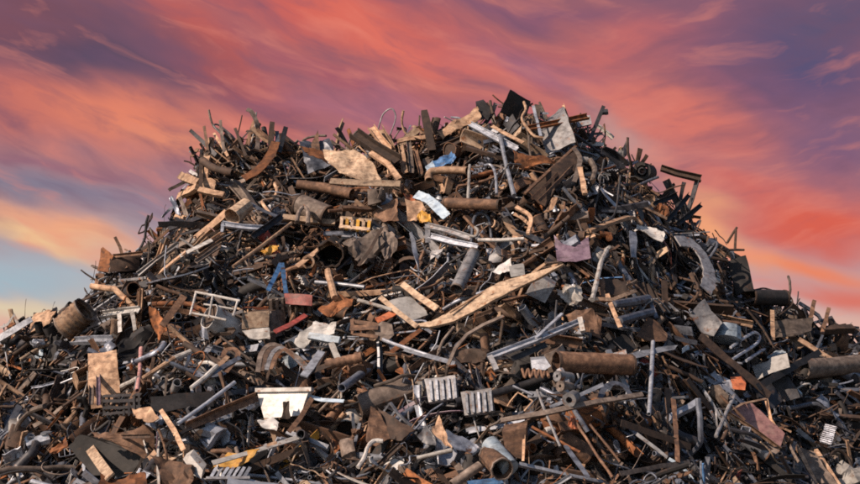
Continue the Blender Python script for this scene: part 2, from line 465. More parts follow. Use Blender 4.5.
def circ(r, k=10, ph=0.0): return [(r * math.cos(2 * math.pi * i / k + ph), r * math.sin(2 * math.pi * i / k + ph)) for i in range(k)]
def rect(w, h): return [(-w / 2, -h / 2), (w / 2, -h / 2), (w / 2, h / 2), (-w / 2, h / 2)]
def prof_L(w, h, t): return [(0, 0), (w, 0), (w, t), (t, t), (t, h), (0, h)]
def prof_C(w, h, t): return [(0, 0), (w, 0), (w, h), (w - t, h), (w - t, t), (t, t), (t, h), (0, h)]
def prof_I(w, h, t):
    a, c = w / 2, h / 2
    return [(-a, -c), (a, -c), (a, -c + t), (t / 2, -c + t), (t / 2, c - t), (a, c - t), (a, c), (-a, c), (-a, c - t), (-t / 2, c - t), (-t / 2, -c + t), (-a, -c + t)]
def ctr(p):
    p = np.asarray(p, float); return p - (p.max(0) + p.min(0)) / 2
def profile(kind, w):
    """outer (and inner) section of a bar of that kind, w metres across"""
    if kind == 'round': return circ(w / 2, 8), None
    if kind == 'tube': return circ(w / 2, 12), circ(w / 2 * .82, 12)
    if kind == 'flat': return rect(w, max(w * .10, .008)), None
    if kind == 'plank': return rect(w, max(w * .22, .02)), None
    if kind == 'square': return rect(w, w), rect(w * .84, w * .84)
    if kind == 'block': return rect(w, w * .7), None
    if kind == 'L': return ctr(prof_L(w, w, w * .12)), None
    if kind == 'C': return ctr(prof_C(w, w * .5, w * .09)), None
    if kind == 'I': return prof_I(w * .8, w, w * .13), None
    raise KeyError(kind)

def grid_sheet(b, fn, nu, nv, th):
    """a two-sided sheet of thickness th from a point function fn(u,v)"""
    U = np.linspace(0, 1, nu); V_ = np.linspace(0, 1, nv)
    g = np.array([[fn(u, v) for v in V_] for u in U], float)
    du = np.gradient(g, axis=0); dv = np.gradient(g, axis=1)
    nn = np.cross(du, dv); nn /= np.linalg.norm(nn, axis=2, keepdims=True) + 1e-9
    A = (g + nn * th / 2).reshape(-1, 3); B = (g - nn * th / 2).reshape(-1, 3)
    F = []; o = nu * nv
    ix = lambda i, j: i * nv + j
    for i in range(nu - 1):
        for j in range(nv - 1):
            q = (ix(i, j), ix(i + 1, j), ix(i + 1, j + 1), ix(i, j + 1))
            F.append(q); F.append(tuple(o + a for a in reversed(q)))
    edge = [ix(i, 0) for i in range(nu)] + [ix(nu - 1, j) for j in range(1, nv)] + [ix(i, nv - 1) for i in range(nu - 2, -1, -1)] + [ix(0, j) for j in range(nv - 2, 0, -1)]
    m = len(edge)
    for i in range(m):
        a, c = edge[i], edge[(i + 1) % m]
        F.append((c, a, o + a, o + c))
    b.add(np.concatenate([A, B]), F)
    return b

def box(b, c, size, Rm=None):
    sx, sy, sz = [q / 2 for q in size]
    v = np.array([(x, y, z) for x in (-sx, sx) for y in (-sy, sy) for z in (-sz, sz)])
    if Rm is not None: v = v @ np.asarray(Rm).T
    return b.add(v + np.asarray(c), [(0, 1, 3, 2), (4, 6, 7, 5), (0, 4, 5, 1), (2, 3, 7, 6), (0, 2, 6, 4), (1, 5, 7, 3)])

def poly_sheet(b, pts, th, crumple=0.03, cuts=2, r=None):
    """a torn sheet with an arbitrary outline of 3-D corner points, buckled and given its thickness"""
    r = r or rng
    bm = bmesh.new()
    vs_ = [bm.verts.new(p) for p in pts]
    f = bm.faces.new(vs_)
    f.normal_update()
    n0 = f.normal.copy()
    bmesh.ops.triangulate(bm, faces=[f], ngon_method='EAR_CLIP')
    if cuts: bmesh.ops.subdivide_edges(bm, edges=bm.edges[:], cuts=cuts + 2, use_grid_fill=True)
    cen = sum((v.co for v in bm.verts), Vector()) / len(bm.verts)
    span = max((v.co - cen).length for v in bm.verts)
    creases = []
    if crumple > .015:
        for _ in range(3 if span > .4 else 1):
            dr = Vector((r.uniform(-1, 1), r.uniform(-1, 1), r.uniform(-1, 1))).cross(n0)
            if dr.length > .1: creases.append((dr.normalized(), r.uniform(-.35, .35) * span, r.choice((-1, 1)) * r.uniform(.12, .38)))
    for v in bm.verts:
        if v.is_boundary: v.co += Vector((r.uniform(-1, 1), r.uniform(-1, 1), r.uniform(-1, 1))) * min(crumple, .05) * .35
    for dr, of, am in creases:
        for v in bm.verts:
            q = (v.co - cen).dot(dr) - of
            if q > 0: v.co += n0 * q * am
    ph = [r.uniform(0, 6.3) for _ in range(6)]
    ex = max((max(p[i] for p in pts) - min(p[i] for p in pts)) for i in range(3)) + 1e-6
    k = 2 * math.pi / ex
    for v in bm.verts:
        x, y, z = v.co
        a = math.sin(1.3 * k * x + 0.8 * k * z + ph[0]) + .6 * math.sin(2.4 * k * y - 1.7 * k * x + ph[1]) + .4 * math.sin(4.1 * k * z + 2.9 * k * x + ph[2])
        v.co += n0 * a * crumple * .6 + Vector((r.uniform(-1, 1), r.uniform(-1, 1), r.uniform(-1, 1))) * crumple * .18
    bm.normal_update()
    bm.verts.index_update()
    nv = len(bm.verts); hn = np.array(n0) * th / 2
    co = np.array([v.co[:] for v in bm.verts])
    fr = [tuple(v.index for v in q.verts) for q in bm.faces]
    rim = []
    for e in bm.edges:
        if e.is_boundary:
            lp = e.link_loops[0]; i_, j_ = lp.vert.index, lp.link_loop_next.vert.index
            rim.append((j_, i_, nv + i_, nv + j_))
    b.add(np.concatenate([co + hn, co - hn]), fr + [tuple(nv + i for i in reversed(q)) for q in fr] + rim)
    bm.free()
    return b

def to_mesh(name, buf, mats, midx=None, smooth_angle=35):
    me = bpy.data.meshes.new(name)
    me.from_pydata(buf.verts().tolist(), [], buf.f)
    for m in mats: me.materials.append(MATS[m])
    if midx is not None: me.polygons.foreach_set('material_index', midx)
    if smooth_angle:
        me.polygons.foreach_set('use_smooth', [True] * len(me.polygons))
        try: me.set_sharp_from_angle(angle=R(smooth_angle))
        except Exception: me.polygons.foreach_set('use_smooth', [False] * len(me.polygons))
    me.update()
    return me
# ------------------------------------------------------------------ the pieces one can single out in the photo
HEROES = []
def smooth_path(pts, k=5):
    p = np.asarray(pts, float)
    if len(p) < 3: return p
    q = np.vstack([2 * p[0] - p[1], p, 2 * p[-1] - p[-2]])
    out = []
    for i in range(1, len(q) - 2):
        for s in range(k):
            t = s / k
            out.append(0.5 * ((2 * q[i]) + (-q[i - 1] + q[i + 1]) * t + (2 * q[i - 1] - 5 * q[i] + 4 * q[i + 1] - q[i + 2]) * t * t + (-q[i - 1] + 3 * q[i] - 3 * q[i + 1] + q[i + 2]) * t ** 3))
    out.append(p[-1])
    return np.array(out)

class H:
    def __init__(s, name, cat, label, ref=None, L=0.38):
        s.name, s.cat, s.label, s.ref, s.L = name, cat, label, ref, L
        s.parts = []          # (part name, Buf, material, parent index or None, label)
        HEROES.append(s)
    def pt(s, q): return P(q[0], q[1], q[2] if len(q) > 2 else s.L)
    def add(s, pn, b, m, par=None, lab=None):
        s.parts.append((pn, b, m, par, lab)); return s
    def on_plane(s, pts, n, m):
        """the outline on one slanting plane that rests on the slope"""
        p3 = np.array([s.pt((q[0], q[1])) for q in pts]); c = p3.mean(0)
        n = s.rest(c, m) if n is None else unit(n)
        out = []
        for q in pts:
            d = ray(q[0], q[1]); t = ((c - CAM) @ n) / (d @ n); p = CAM + d * t
            if len(q) > 2: p = p - unit(d) * (q[2] - s.L)
            out.append(p)
        return out
    def rest(s, c, m):
        x, y = c[0], min(c[1], -.3)
        nh = np.array([0.35 * (hsmooth(x - .5, y) - hsmooth(x + .5, y)), -.94, 1.0])
        to = unit(CAM - c)
        n = unit(nh) + .7 * to + np.array([rng.gauss(0, .28), rng.gauss(0, .15), rng.gauss(0, .28)])
        if m in ('white_paint', 'dirty_white', 'pale_tan', 'rust_tan', 'galvanised', 'pale_blue', 'yellow_paint', 'red_paint', 'mid_grey'): n = n + .4 * np.array(tosun)
        n = unit(n)
        while n @ to < .62: n = unit(n + .3 * to)
        return n
    def poly(s, pn, m, pts, th=.014, cr=.03, cuts=2, par=None, lab=None, n=None):
        p3 = s.on_plane(pts, n, m)
        return s.add(pn, poly_sheet(Buf(), p3, th, cr, cuts), m, par, lab)
    def bar(s, pn, m, kind, wpx, pts, curve=False, par=None, lab=None, twist=0.0, face=None):
        p3 = np.array([s.pt(q) for q in pts])
        wd = wpx * mpp(p3.mean(0))
        if len(p3) == 2:
            a, c = p3; n = max(4, int(np.linalg.norm(c - a) / .16) + 1)
            p3 = np.array([a + (c - a) * i / (n - 1) for i in range(n)])
            j = np.array([[rng.uniform(-1, 1) for _ in range(3)] for _ in range(n)]) * wd * .05
            p3 = p3 + j
        elif curve: p3 = smooth_path(p3)
        o, i = profile(kind, wd)
        # broad face towards the viewer unless told otherwise
        up = face if face is not None else s.rest(p3.mean(0), m)
        bb = sweep(Buf(), p3, o, up0=up, inner=i, twist=twist, scale=[rng.uniform(.88, 1.08) for _ in p3])
        bb.v = [batter(bb.verts(), rng, .16)]
        return s.add(pn, bb, m, par, lab)
    def prism(s, pn, m, pts, back, par=None, lab=None, n=None):
        """solid block: the outline of its near face, pushed back by a vector in metres"""
        p3 = [np.asarray(q) for q in s.on_plane(pts, n, m)]; k = len(p3); bk = np.asarray(back, float)
        b = Buf(); V = p3 + [p + bk for p in p3]
        b.add(V, [tuple(range(k)), tuple(range(2 * k - 1, k - 1, -1))] + [(i, k + i, k + (i + 1) % k, (i + 1) % k) for i in range(k)])
        return s.add(pn, b, m, par, lab)
    def drum(s, pn, m, a, c, wpx, rim=None, lid=None, wall=.05, ribs=0, seg=22, dent=.04, taper=1.0):
        A, C = s.pt(a), s.pt(c); wd = wpx * mpp((A + C) / 2); r_ = wd / 2
        n = 9 if not ribs else ribs * 4 + 1
        path = np.array([A + (C - A) * i / (n - 1) for i in range(n)])
        sc = [(1 + (taper - 1) * i / (n - 1)) * (1 + rng.uniform(-dent, dent) * .5 + (0.05 * math.cos(2 * math.pi * i * ribs / (n - 1)) if ribs else 0)) for i in range(n)]
        pr = [(y * (1 + dent * math.sin(3 * j)), z * (1 + dent * math.cos(2 * j + 1))) for j, (y, z) in enumerate(circ(r_, seg))]
        inn = [(y * (1 - wall), z * (1 - wall)) for y, z in pr]
        s.add(pn, sweep(Buf(), path, pr, inner=inn, scale=sc), m)
        bi = len(s.parts) - 1
        ax = unit(C - A)
        if rim:
            for q, k in ((A, 1), (C, taper)):
                b = Buf(); rr = [(y * 1.05 * k, z * 1.05 * k) for y, z in pr]; ri = [(y * .93 * k, z * .93 * k) for y, z in pr]
                s.add('rim', sweep(b, np.array([q - ax * .02, q + ax * .02]), rr, inner=ri), rim, bi)
        if lid:
            q = C - ax * r_ * .18
            s.add('lid', sweep(Buf(), np.array([q - ax * .008, q + ax * .008]), [(y * .92 * taper, z * .92 * taper) for y, z in pr]), lid, bi)
        return s

# --- ridge above the slope facing the light
H('curved_rod', 'steel rod', 'thin curved dark rod standing highest at the pale-lit end of the ridge', 'the thin curved rod').bar('rod', 'brown_grey', 'round', 2.2, [(209, 110), (211, 120), (215, 128), (224, 131), (232, 139)], curve=True)
H('flat_bar', 'steel bar', 'straight dark bar poking out sideways below the thin curved rod', 'the jutting dark bar').bar('bar', 'dark_steel', 'flat', 4, [(190, 130), (202, 141), (216, 155)])
H('curled_strip', 'metal strip', 'broad grey-brown strip curling up to the hooked top of the ridge', 'the curled ridge strip').bar('strip', 'brown_grey', 'flat', 4.5, [(247, 109), (252, 112), (257, 124), (258, 136), (257, 150)], curve=True)
H('steel_post', 'steel post', 'short thick brown post beside the curled strip on the ridge', 'the short brown post').bar('post', 'rust_dark', 'square', 5.5, [(272, 123), (270, 148)])
h = H('bracket_pair', 'bracket', 'V-shaped pair of dark bars opening upward on the ridge', 'the V-shaped bars')
h.bar('arm', 'dark_steel', 'flat', 5, [(286, 127), (279, 152)]).bar('arm', 'blue_steel', 'flat', 4, [(277, 131), (278, 152)]).bar('arm', 'rust_brown', 'flat', 4, [(257, 129), (274, 143)])
H('long_rust_strip', 'metal strip', 'wide rusty strip leaning diagonally under the V-shaped bars', 'the wide leaning strip').bar('strip', 'rust_orange', 'flat', 9, [(276, 142, .6), (270, 156, .6), (258, 170, .55), (244, 178, .5)], curve=True)
H('tan_strap', 'metal strap', 'light tan strap running from the curled strip down to the wide rusty strip').bar('strap', 'rust_tan', 'flat', 6, [(252, 128), (264, 139), (279, 146)])
h = H('doorway_surround', 'door frame', 'torn tan door frame with a broken foot on the ridge shoulder', 'the torn door frame', L=.55)
h.poly('side_panel', 'rust_tan', [(201, 153), (208, 152), (208, 178), (216, 181), (214, 188), (201, 187)], th=.05).bar('foot', 'rust_tan', 'block', 6, [(199, 190), (224, 195)]).bar('edge', 'rust_dark', 'L', 4, [(201, 153), (201, 188)])
H('dark_pipe', 'pipe', 'dark brown pipe lying across the torn door frame', 'the pipe on the door frame', L=.75).bar('pipe', 'rust_dark', 'tube', 8, [(202, 160), (214, 168), (232, 173)], curve=True)
H('tan_block', 'offcut', 'upper of two tan offcuts jutting from the ridge shoulder').bar('offcut', 'rust_tan', 'block', 8, [(181, 176), (199, 183)])
H('tan_block', 'offcut', 'lower of two tan offcuts jutting from the ridge shoulder, tilted up').bar('offcut', 'rust_tan', 'block', 7, [(179, 197), (197, 187)])
H('spoon_scrap', 'metal blade', 'outer grey spoon-shaped blade standing below the tan offcuts').poly('blade', 'blue_steel', [(170, 199), (173, 196), (178, 206), (181, 216), (176, 214)], cr=.02)
H('spoon_scrap', 'metal blade', 'inner brown spoon-shaped blade standing below the tan offcuts').poly('blade', 'brown_grey', [(178, 198), (182, 198), (186, 208), (189, 217), (184, 215)], cr=.02)
for k, (a, c, m, lab) in enumerate([((204, 126), (208, 152), 'rust_brown', 'thin upright brown rod next to the jutting dark bar'), ((220, 120), (224, 152), 'brown_grey', 'slim grey-brown rod standing inside the curve of the thin rod'),
                                    ((214, 133), (228, 156), 'rust_tan', 'flat tan bar crossing the thin rods on the ridge'), ((235, 128), (246, 156), 'rust_dark', 'dark bar leaning between the thin rods and the curled strip'),
                                    ((246, 131), (262, 131), 'rust_dark', 'short level bar behind the curled strip')]):
    H('steel_bar', 'steel bar', lab).bar('bar', m, 'flat', 3, [a, c])
# --- the plateau of the ridge
h = H('bent_sheet', 'panel', 'bent blue-grey panel standing behind the torn tan plate', 'the blue-grey panel', L=.25)
h.poly('panel', 'blue_steel', [(298, 139), (318, 142), (330, 139), (334, 166), (308, 172), (303, 152)], cr=.06)
H('spike_plate', 'metal plate', 'pointed tan plate standing up behind the blue-grey panel').poly('plate', 'rust_brown', [(311, 144), (318, 129), (320, 152), (313, 153)], cr=.02)
h = H('torn_plate', 'metal plate', 'big torn tan plate lying along the ridge with a rusty end', 'the big torn plate', L=.6)
h.poly('plate', 'pale_tan', [(322, 151), (342, 151), (356, 149), (372, 162), (381, 178), (362, 181), (347, 177), (330, 166)], cr=.07).poly('torn_end', 'rust_orange', [(299, 149), (322, 151), (330, 166), (309, 157)], cr=.04)
H('flange_beam', 'steel beam', 'thick dark brown beam leaning on the ridge with its open end up', 'the thick leaning beam', L=.75).bar('beam', 'rust_dark', 'C', 13, [(354, 133), (373, 146), (396, 160)])
H('tan_bar', 'steel bar', 'upper of two tan bars beside the thick leaning beam').bar('bar', 'rust_tan', 'C', 8, [(371, 127), (388, 149)])
H('tan_bar', 'steel bar', 'lower of two tan bars beside the thick leaning beam, ending in a fork').bar('bar', 'rust_tan', 'L', 7, [(380, 128), (393, 150)])
H('tan_plank', 'board', 'long straight tan board lying level below the big torn plate', 'the level tan board', L=.75).bar('board', 'pale_tan', 'plank', 7, [(330, 181), (362, 183), (400, 184)])
H('tan_brace', 'bar', 'bent tan brace running down from the torn plate to the level board').bar('brace', 'rust_tan', 'block', 6, [(371, 153, .7), (388, 164, .7), (400, 180, .7)])
H('long_pipe', 'pipe', 'long dark brown pipe lying level under the tan board', 'the long level pipe', L=.5).bar('pipe', 'rust_brown', 'tube', 10, [(297, 184), (325, 188), (352, 194)])
h = H('open_tank', 'tank', 'grey-brown cylindrical tank with an open black end', 'the open grey-brown tank', L=.55).drum('body', 'brown_grey', (299, 204), (327, 216), 21, rim='rust_dark')
h = H('hook_pipe', 'pipe', 'bent pipe hooked over the front of the open grey-brown tank', L=.95).bar('pipe', 'brown_grey', 'round', 4.5, [(297, 222), (299, 212), (304, 207), (308, 212), (308, 224)], curve=True)
h = H('slotted_casting', 'casting', 'yellowish tan slotted casting like a short fence', 'the slotted tan casting', L=.6)
h.bar('rail', 'pale_tan', 'block', 3.5, [(341, 218), (372, 221)]).bar('rail', 'pale_tan', 'block', 3.5, [(340, 227), (370, 230)])
for i in range(6): h.bar('slat', 'yellow_paint' if i % 2 else 'pale_tan', 'block', 3.2, [(342 + 5.5 * i, 217 + .6 * i), (341 + 5.5 * i, 229 + .6 * i)])
H('tan_beam', 'beam', 'short tan beam lying level beside the slotted casting').bar('beam', 'pale_tan', 'block', 6, [(283, 218), (335, 223)])
H('rust_triangle', 'metal sheet', 'triangular dark rust-brown sheet above the slotted casting', 'the rusty triangle', L=.6).poly('sheet', 'rust_brown', [(371, 211), (397, 199), (399, 222), (383, 224)], cr=.04)
for a, c, m, wd, lab in [((401, 145), (405, 172), 'rust_tan', 6, 'tan upright post behind the bent blue sheet, first from the level board'), ((408, 140), (412, 172), 'brown_grey', 5, 'grey-brown upright post behind the bent blue sheet'), ((415, 150), (421, 173), 'rust_brown', 5, 'brown leaning post close to the square tube')]:
    H('upright_post', 'steel post', lab).bar('post', m, 'C', wd, [a, c])
H('square_tube', 'steel tube', 'tall dark square tube leaning above the ridge dip', 'the tall square tube', L=.5).bar('tube', 'rust_dark', 'square', 7, [(424, 112), (432, 152)])
# --- the summit
H('black_plate', 'steel plate', 'square black plate tilted on the very summit', 'the black summit plate', L=.3).poly('plate', 'soot_black', [(508, 92), (531, 101), (526, 120), (499, 113)], th=.05, cr=.02)
h = H('speckled_sheet', 'panel', 'speckled grey panel with a folded edge leaning on the summit', 'the speckled panel', L=.4)
h.poly('panel', 'mid_grey', [(537, 112), (563, 104), (569, 122), (577, 145), (546, 153), (541, 135)], th=.02, cr=.03).bar('edge', 'rust_tan', 'L', 3, [(563, 104), (577, 146)])
H('orange_bar', 'steel bar', 'rusty orange-tan bar laid level across the speckled panel', 'the orange-tan bar', L=.7).bar('bar', 'rust_orange', 'C', 6.5, [(528, 128), (558, 122), (588, 116)])
H('box_end', 'box end', 'grey box end behind the end of the orange-tan bar').prism('cap', 'mid_grey', [(576, 118), (590, 115), (592, 124), (578, 127)], (0, .25, .02))
H('wavy_pipe', 'pipe', 'pale wavy pipe snaking down beside the black summit plate', 'the wavy pale pipe', L=.7).bar('pipe', 'rust_tan', 'round', 3, [(524, 102), (526, 110), (522, 119), (529, 130), (534, 136), (543, 138)], curve=True)
H('thin_brace', 'steel bar', 'slim light bar between the wavy pipe and the speckled panel', L=.7).bar('bar', 'galvanised', 'flat', 3, [(533, 106), (541, 136)])
H('aluminium_beam', 'beam', 'light grey profiled beam falling across the summit slope', 'the light summit beam', L=.75).bar('beam', 'galvanised', 'C', 6, [(470, 124), (493, 136), (517, 149)])
H('tan_lath', 'bar', 'thin tan lath parallel to the light grey summit beam', L=.6).bar('lath', 'rust_tan', 'plank', 4, [(492, 126), (523, 143)])
H('light_pole', 'pole', 'straight light grey pole standing below the summit beam', 'the straight light pole', L=.85).bar('pole', 'galvanised', 'round', 4.5, [(500, 135), (506, 165), (514, 196)])
h = H('summit_plate', 'metal plate', 'angular tan plate propped next to the light summit beam', 'the angular tan plate', L=.45)
h.poly('plate', 'rust_tan', [(437, 131), (456, 121), (478, 107), (482, 118), (460, 128), (442, 138)], cr=.05)
H('dark_block', 'engine block', 'dark knobbly block on the summit beside the angular plate').prism('block', 'soot_black', [(476, 103), (484, 101), (492, 110), (488, 120), (478, 118)], (0, .3, .1)).bar('stub', 'rust_dark', 'round', 3, [(490, 101), (493, 114)])
h = H('blue_sheet', 'metal sheet', 'bent bright blue sheet with a pale fold', 'the bent blue sheet', L=.6)
h.poly('sheet', 'blue_paint', [(433, 161), (452, 152), (456, 159), (451, 166), (436, 168)], cr=.04).poly('fold', 'pale_blue', [(425, 167), (433, 161), (436, 168), (428, 174)], cr=.02)
H('elbow_pipe', 'pipe', 'thick tan pipe with an elbow under the blue sheet', 'the tan elbow pipe', L=.8).bar('pipe', 'rust_tan', 'tube', 8, [(429, 181), (429, 175), (434, 171), (450, 170), (467, 171)], curve=True)
H('hairpin_tube', 'bent tube', 'pale tube bent over like a walking stick', 'the walking-stick tube', L=.85).bar('tube', 'galvanised', 'round', 3, [(484, 166), (490, 165), (494, 170), (496, 180), (497, 194)], curve=True)
H('white_upright', 'rod', 'short white upright rod beside the walking-stick tube', L=.85).bar('rod', 'dirty_white', 'round', 3.2, [(470, 165), (468, 199)])
h = H('battened_board', 'panel', 'large dark brown battened panel leaning below the summit', 'the dark battened panel', L=.55)
h.poly('panel', 'rust_dark', [(522, 193), (550, 170), (577, 144), (583, 160), (560, 182), (545, 207)], th=.04, cr=.03)
for o in (0, 8, 15): h.bar('batten', 'rust_brown', 'block', 3, [(525 + o * .9, 194 + o * .5, .62), (576 + o * .3, 147 + o * .8, .62)])
H('rust_clump', 'casting', 'orange rusty lump of torn plate above the battened panel', 'the orange lump', L=.7).poly('plate', 'rust_orange', [(512, 154), (528, 157), (556, 151), (562, 156), (538, 163), (524, 170), (514, 169)], cr=.06)
h = H('knobbed_rod', 'rod', 'dark rod with a knob silhouetted beside the summit', 'the knobbed rod', L=.3).bar('rod', 'dark_steel', 'flat', 4, [(604, 106), (598, 120), (590, 140)])
h.bar('knob', 'dark_steel', 'round', 6, [(602, 112), (608, 112)])
H('twisted_lever', 'metal arm', 'pale twisted arm hanging on the slope below the knobbed rod', 'the twisted arm', L=.8).bar('arm', 'brown_grey', 'flat', 5, [(574, 148), (580, 158), (577, 172), (574, 182)], curve=True)
H('tan_stake', 'bar', 'tan stake standing next to the twisted arm', L=.8).bar('stake', 'rust_tan', 'block', 5, [(580, 168), (585, 194)])
H('bent_sleeve', 'pipe', 'short grey sleeve bent like a boomerang below the knobbed rod', L=.7).bar('sleeve', 'brown_grey', 'round', 6, [(590, 160), (595, 170), (592, 182)], curve=True)
# --- dark shoulder
h = H('broken_trestle', 'trestle', 'dark broken trestle standing against the sunset sky', 'the dark trestle', L=.25)
h.bar('top_plate', 'rust_dark', 'C', 7, [(661, 168), (676, 173), (701, 179)]).bar('leg', 'dark_steel', 'L', 5, [(697, 180), (692, 198), (687, 212)]).bar('leg', 'dark_steel', 'L', 7, [(666, 180), (676, 200), (688, 214)]).bar('strut', 'dark_steel', 'flat', 4, [(684, 182), (680, 200)])
for a, c, lab in [((668, 220), (690, 194), 'dark bar leaning up against the foot of the trestle'), ((678, 224), (702, 204), 'slanting dark bar under the trestle legs'), ((694, 228), (684, 202), 'steep dark bar between the trestle legs'), ((655, 204), (678, 194), 'short dark bar reaching the trestle from the slope')]:
    H('steel_bar', 'steel bar', lab, L=.3).bar('bar', 'dark_steel', 'L', 4, [a, c])
h = H('hub_wheel', 'wheel', 'dark wheel hub sitting on the skyline above the trestle', 'the skyline wheel', L=.3).drum('tyre', 'soot_black', (642, 171, .55), (648, 173, .2), 18, wall=.35).drum('hub', 'dark_steel', (642, 171, .6), (648, 173, .15), 8, wall=.3)
H('skyline_spike', 'metal spike', 'pointed dark spike rising from the dark shoulder').poly('spike', 'dark_steel', [(617, 152), (622, 150), (626, 141), (627, 155), (622, 160)], th=.05)
H('roof_angle', 'steel angle', 'dark angle piece along the skyline between spike and summit').bar('angle', 'dark_steel', 'L', 7, [(603, 150), (612, 154), (626, 166)])
H('long_lath', 'bar', 'long thin tan lath falling toward the trestle foot', 'the long tan lath', L=.7).bar('lath', 'rust_tan', 'plank', 3.5, [(625, 195), (645, 207), (667, 219)])
H('rust_dish', 'dish', 'orange rusty dish below the trestle', 'the rusty dish', L=.5).poly('dish', 'rust_orange', [(653, 207), (660, 203), (668, 207), (670, 216), (660, 217), (654, 214)], cr=.04)
H('white_sheet', 'metal sheet', 'crumpled white sheet draped near the dark shoulder', 'the draped white sheet', L=.7).poly('sheet', 'white_paint', [(637, 222), (650, 227), (665, 232), (663, 241), (650, 237), (636, 232)], cr=.035)
H('tan_yoke', 'bar', 'bent tan yoke arching above the draped white sheet', L=.65).bar('yoke', 'rust_tan', 'block', 5, [(589, 231), (612, 223), (631, 217), (642, 224)], curve=True)
H('blue_stub', 'metal plate', 'dark blue-grey plate hanging below the tan yoke', L=.7).poly('plate', 'blue_steel', [(629, 231), (636, 232), (637, 256), (631, 257)], cr=.02)
H('curved_fender', 'fender', 'grey curved fender bowing down the dark slope', 'the curved fender', L=.8).bar('fender', 'mid_grey', 'flat', 15, [(677, 241), (690, 243), (700, 252), (707, 266), (709, 280), (706, 290)], curve=True)
H('white_tube', 'bent tube', 'white bent tube standing beside the mauve sheet', 'the white bent tube', L=.8).bar('tube', 'dirty_white', 'round', 5, [(607, 250), (601, 262), (598, 275), (592, 300)], curve=True)
H('white_shell', 'metal shell', 'crumpled pale shell beside the mauve sheet').poly('shell', 'dirty_white', [(592, 254), (598, 246), (610, 248), (606, 256), (600, 262), (592, 262)], cr=.05)
H('mauve_sheet', 'metal sheet', 'mauve sheet with a scooped top edge', 'the mauve sheet', L=.65).poly('sheet', 'mauve_paint', [(554, 235), (562, 244), (575, 247), (588, 237), (591, 258), (576, 262), (557, 261)], cr=.014)
h = H('brown_trough', 'trough', 'open rust-brown trough below the white bent tube', 'the brown trough', L=.6)
h.poly('back', 'rust_dark', [(602, 280), (627, 281), (627, 297), (603, 297)]).bar('lip', 'rust_tan', 'block', 4, [(592, 299, .75), (612, 300, .75), (636, 291, .75)]).poly('end', 'rust_brown', [(600, 279), (604, 279), (605, 299), (600, 299)])
H('dark_sheet', 'panel', 'dark square panel standing on the far slope against the sky', 'the dark slope panel', L=.35).poly('panel', 'soot_black', [(727, 262), (746, 257), (754, 291), (736, 294)], th=.06, cr=.03)
for a, c, lab in [((727, 243), (737, 227), 'thin rod forking up from the far slope'), ((736, 229), (735, 249), 'short hooked rod next to the forking rod'), ((722, 250), (744, 250), 'level rod sticking out over the far slope')]:
    H('skyline_rod', 'rod', lab, L=.2).bar('rod', 'rust_dark', 'round', 2.5, [a, c])
H('dark_tank', 'tank', 'long sooty tank on the far slope skyline', 'the sooty tank', L=.4).drum('body', 'soot_black', (752, 297), (785, 298), 16, rim='rust_dark')
H('cable_loop', 'cable', 'loose cable loop curling over the sooty tank', L=.6).bar('cable', 'rust_dark', 'round', 1.6, [(752, 291), (763, 288), (775, 291), (788, 295), (793, 303), (786, 310), (778, 316)], curve=True)
H('tan_hood', 'metal sheet', 'grey-brown sheet with a bright edge below the sooty tank', 'the grey-brown hood', L=.6).poly('sheet', 'brown_grey', [(772, 322), (796, 318), (815, 315), (812, 330), (795, 337), (775, 338)], cr=.04)
H('tan_upright', 'bar', 'short tan upright bar at the corner of the grey-brown hood', L=.75).bar('bar', 'rust_tan', 'flat', 4, [(772, 310), (773, 340)])
H('slim_plank', 'board', 'straight slim tan board below the grey-brown hood', 'the slim tan board', L=.65).bar('board', 'rust_tan', 'plank', 5, [(799, 339), (834, 361)])
for a, c, lab in [((808, 330), (814, 301), 'stubby dark stake on the outermost skyline'), ((822, 334), (829, 308), 'outermost stubby stake, close to the frame edge'), ((828, 320), (838, 332), 'tan split stake leaning on the outer skyline')]:
    H('stubby_stake', 'stake', lab, L=.3).bar('stake', 'rust_brown', 'block', 4, [a, c])
H('box_beam', 'steel beam', 'short dark box beam lying on the outer skyline', L=.3).bar('beam', 'rust_dark', 'square', 7, [(822, 330), (852, 329)])
# --- the cool-lit lower slope
h = H('blue_basin', 'basin', 'rounded pale blue-grey basin lying upside down', 'the rounded blue basin', L=.6)
h.drum('body', 'pale_blue', (728, 327, .85), (727, 340, .5), 25, taper=1.12, lid=None, wall=.9).drum('base_ring', 'blue_steel', (727, 339, .5), (727, 341, .5), 28)
H('plain_sheet', 'panel', 'plain grey panel leaning above the rounded blue basin', 'the plain grey panel', L=.6).poly('panel', 'mid_grey', [(689, 318), (704, 303), (722, 327), (714, 336), (703, 333)], th=.03, cr=.02)
h = H('hairpin_rail', 'bent tube', 'light hairpin-shaped tube below the rounded blue basin', 'the hairpin tube', L=.75)
h.bar('rail', 'galvanised', 'round', 3.2, [(733, 359), (747, 350), (757, 342), (759, 336), (754, 332), (745, 337), (731, 347)], curve=True)
H('short_tube', 'bent tube', 'short light tube parallel to the hairpin tube', L=.75).bar('tube', 'galvanised', 'round', 3.2, [(746, 361), (765, 349)])
h = H('white_casing', 'casing', 'white box casing with a broken corner among dark scrap', 'the white box casing', L=1.0)
h.prism('front', 'white_paint', [(752, 366), (768, 361), (772, 357), (787, 353), (790, 367), (771, 373), (757, 380)], (.05, .25, 0), n=(-.55, -.65, .5)).poly('lid', 'pale_blue', [(768, 360, 1.0), (786, 352, 1.0), (782, 349, .95), (769, 355, .95)])
H('orange_tin', 'tin', 'small orange-red tin in the dark scrap', 'the orange tin', L=.65).prism('body', 'orange_paint', [(731, 380), (742, 379), (746, 383), (745, 390), (733, 389)], (.02, .15, .05))
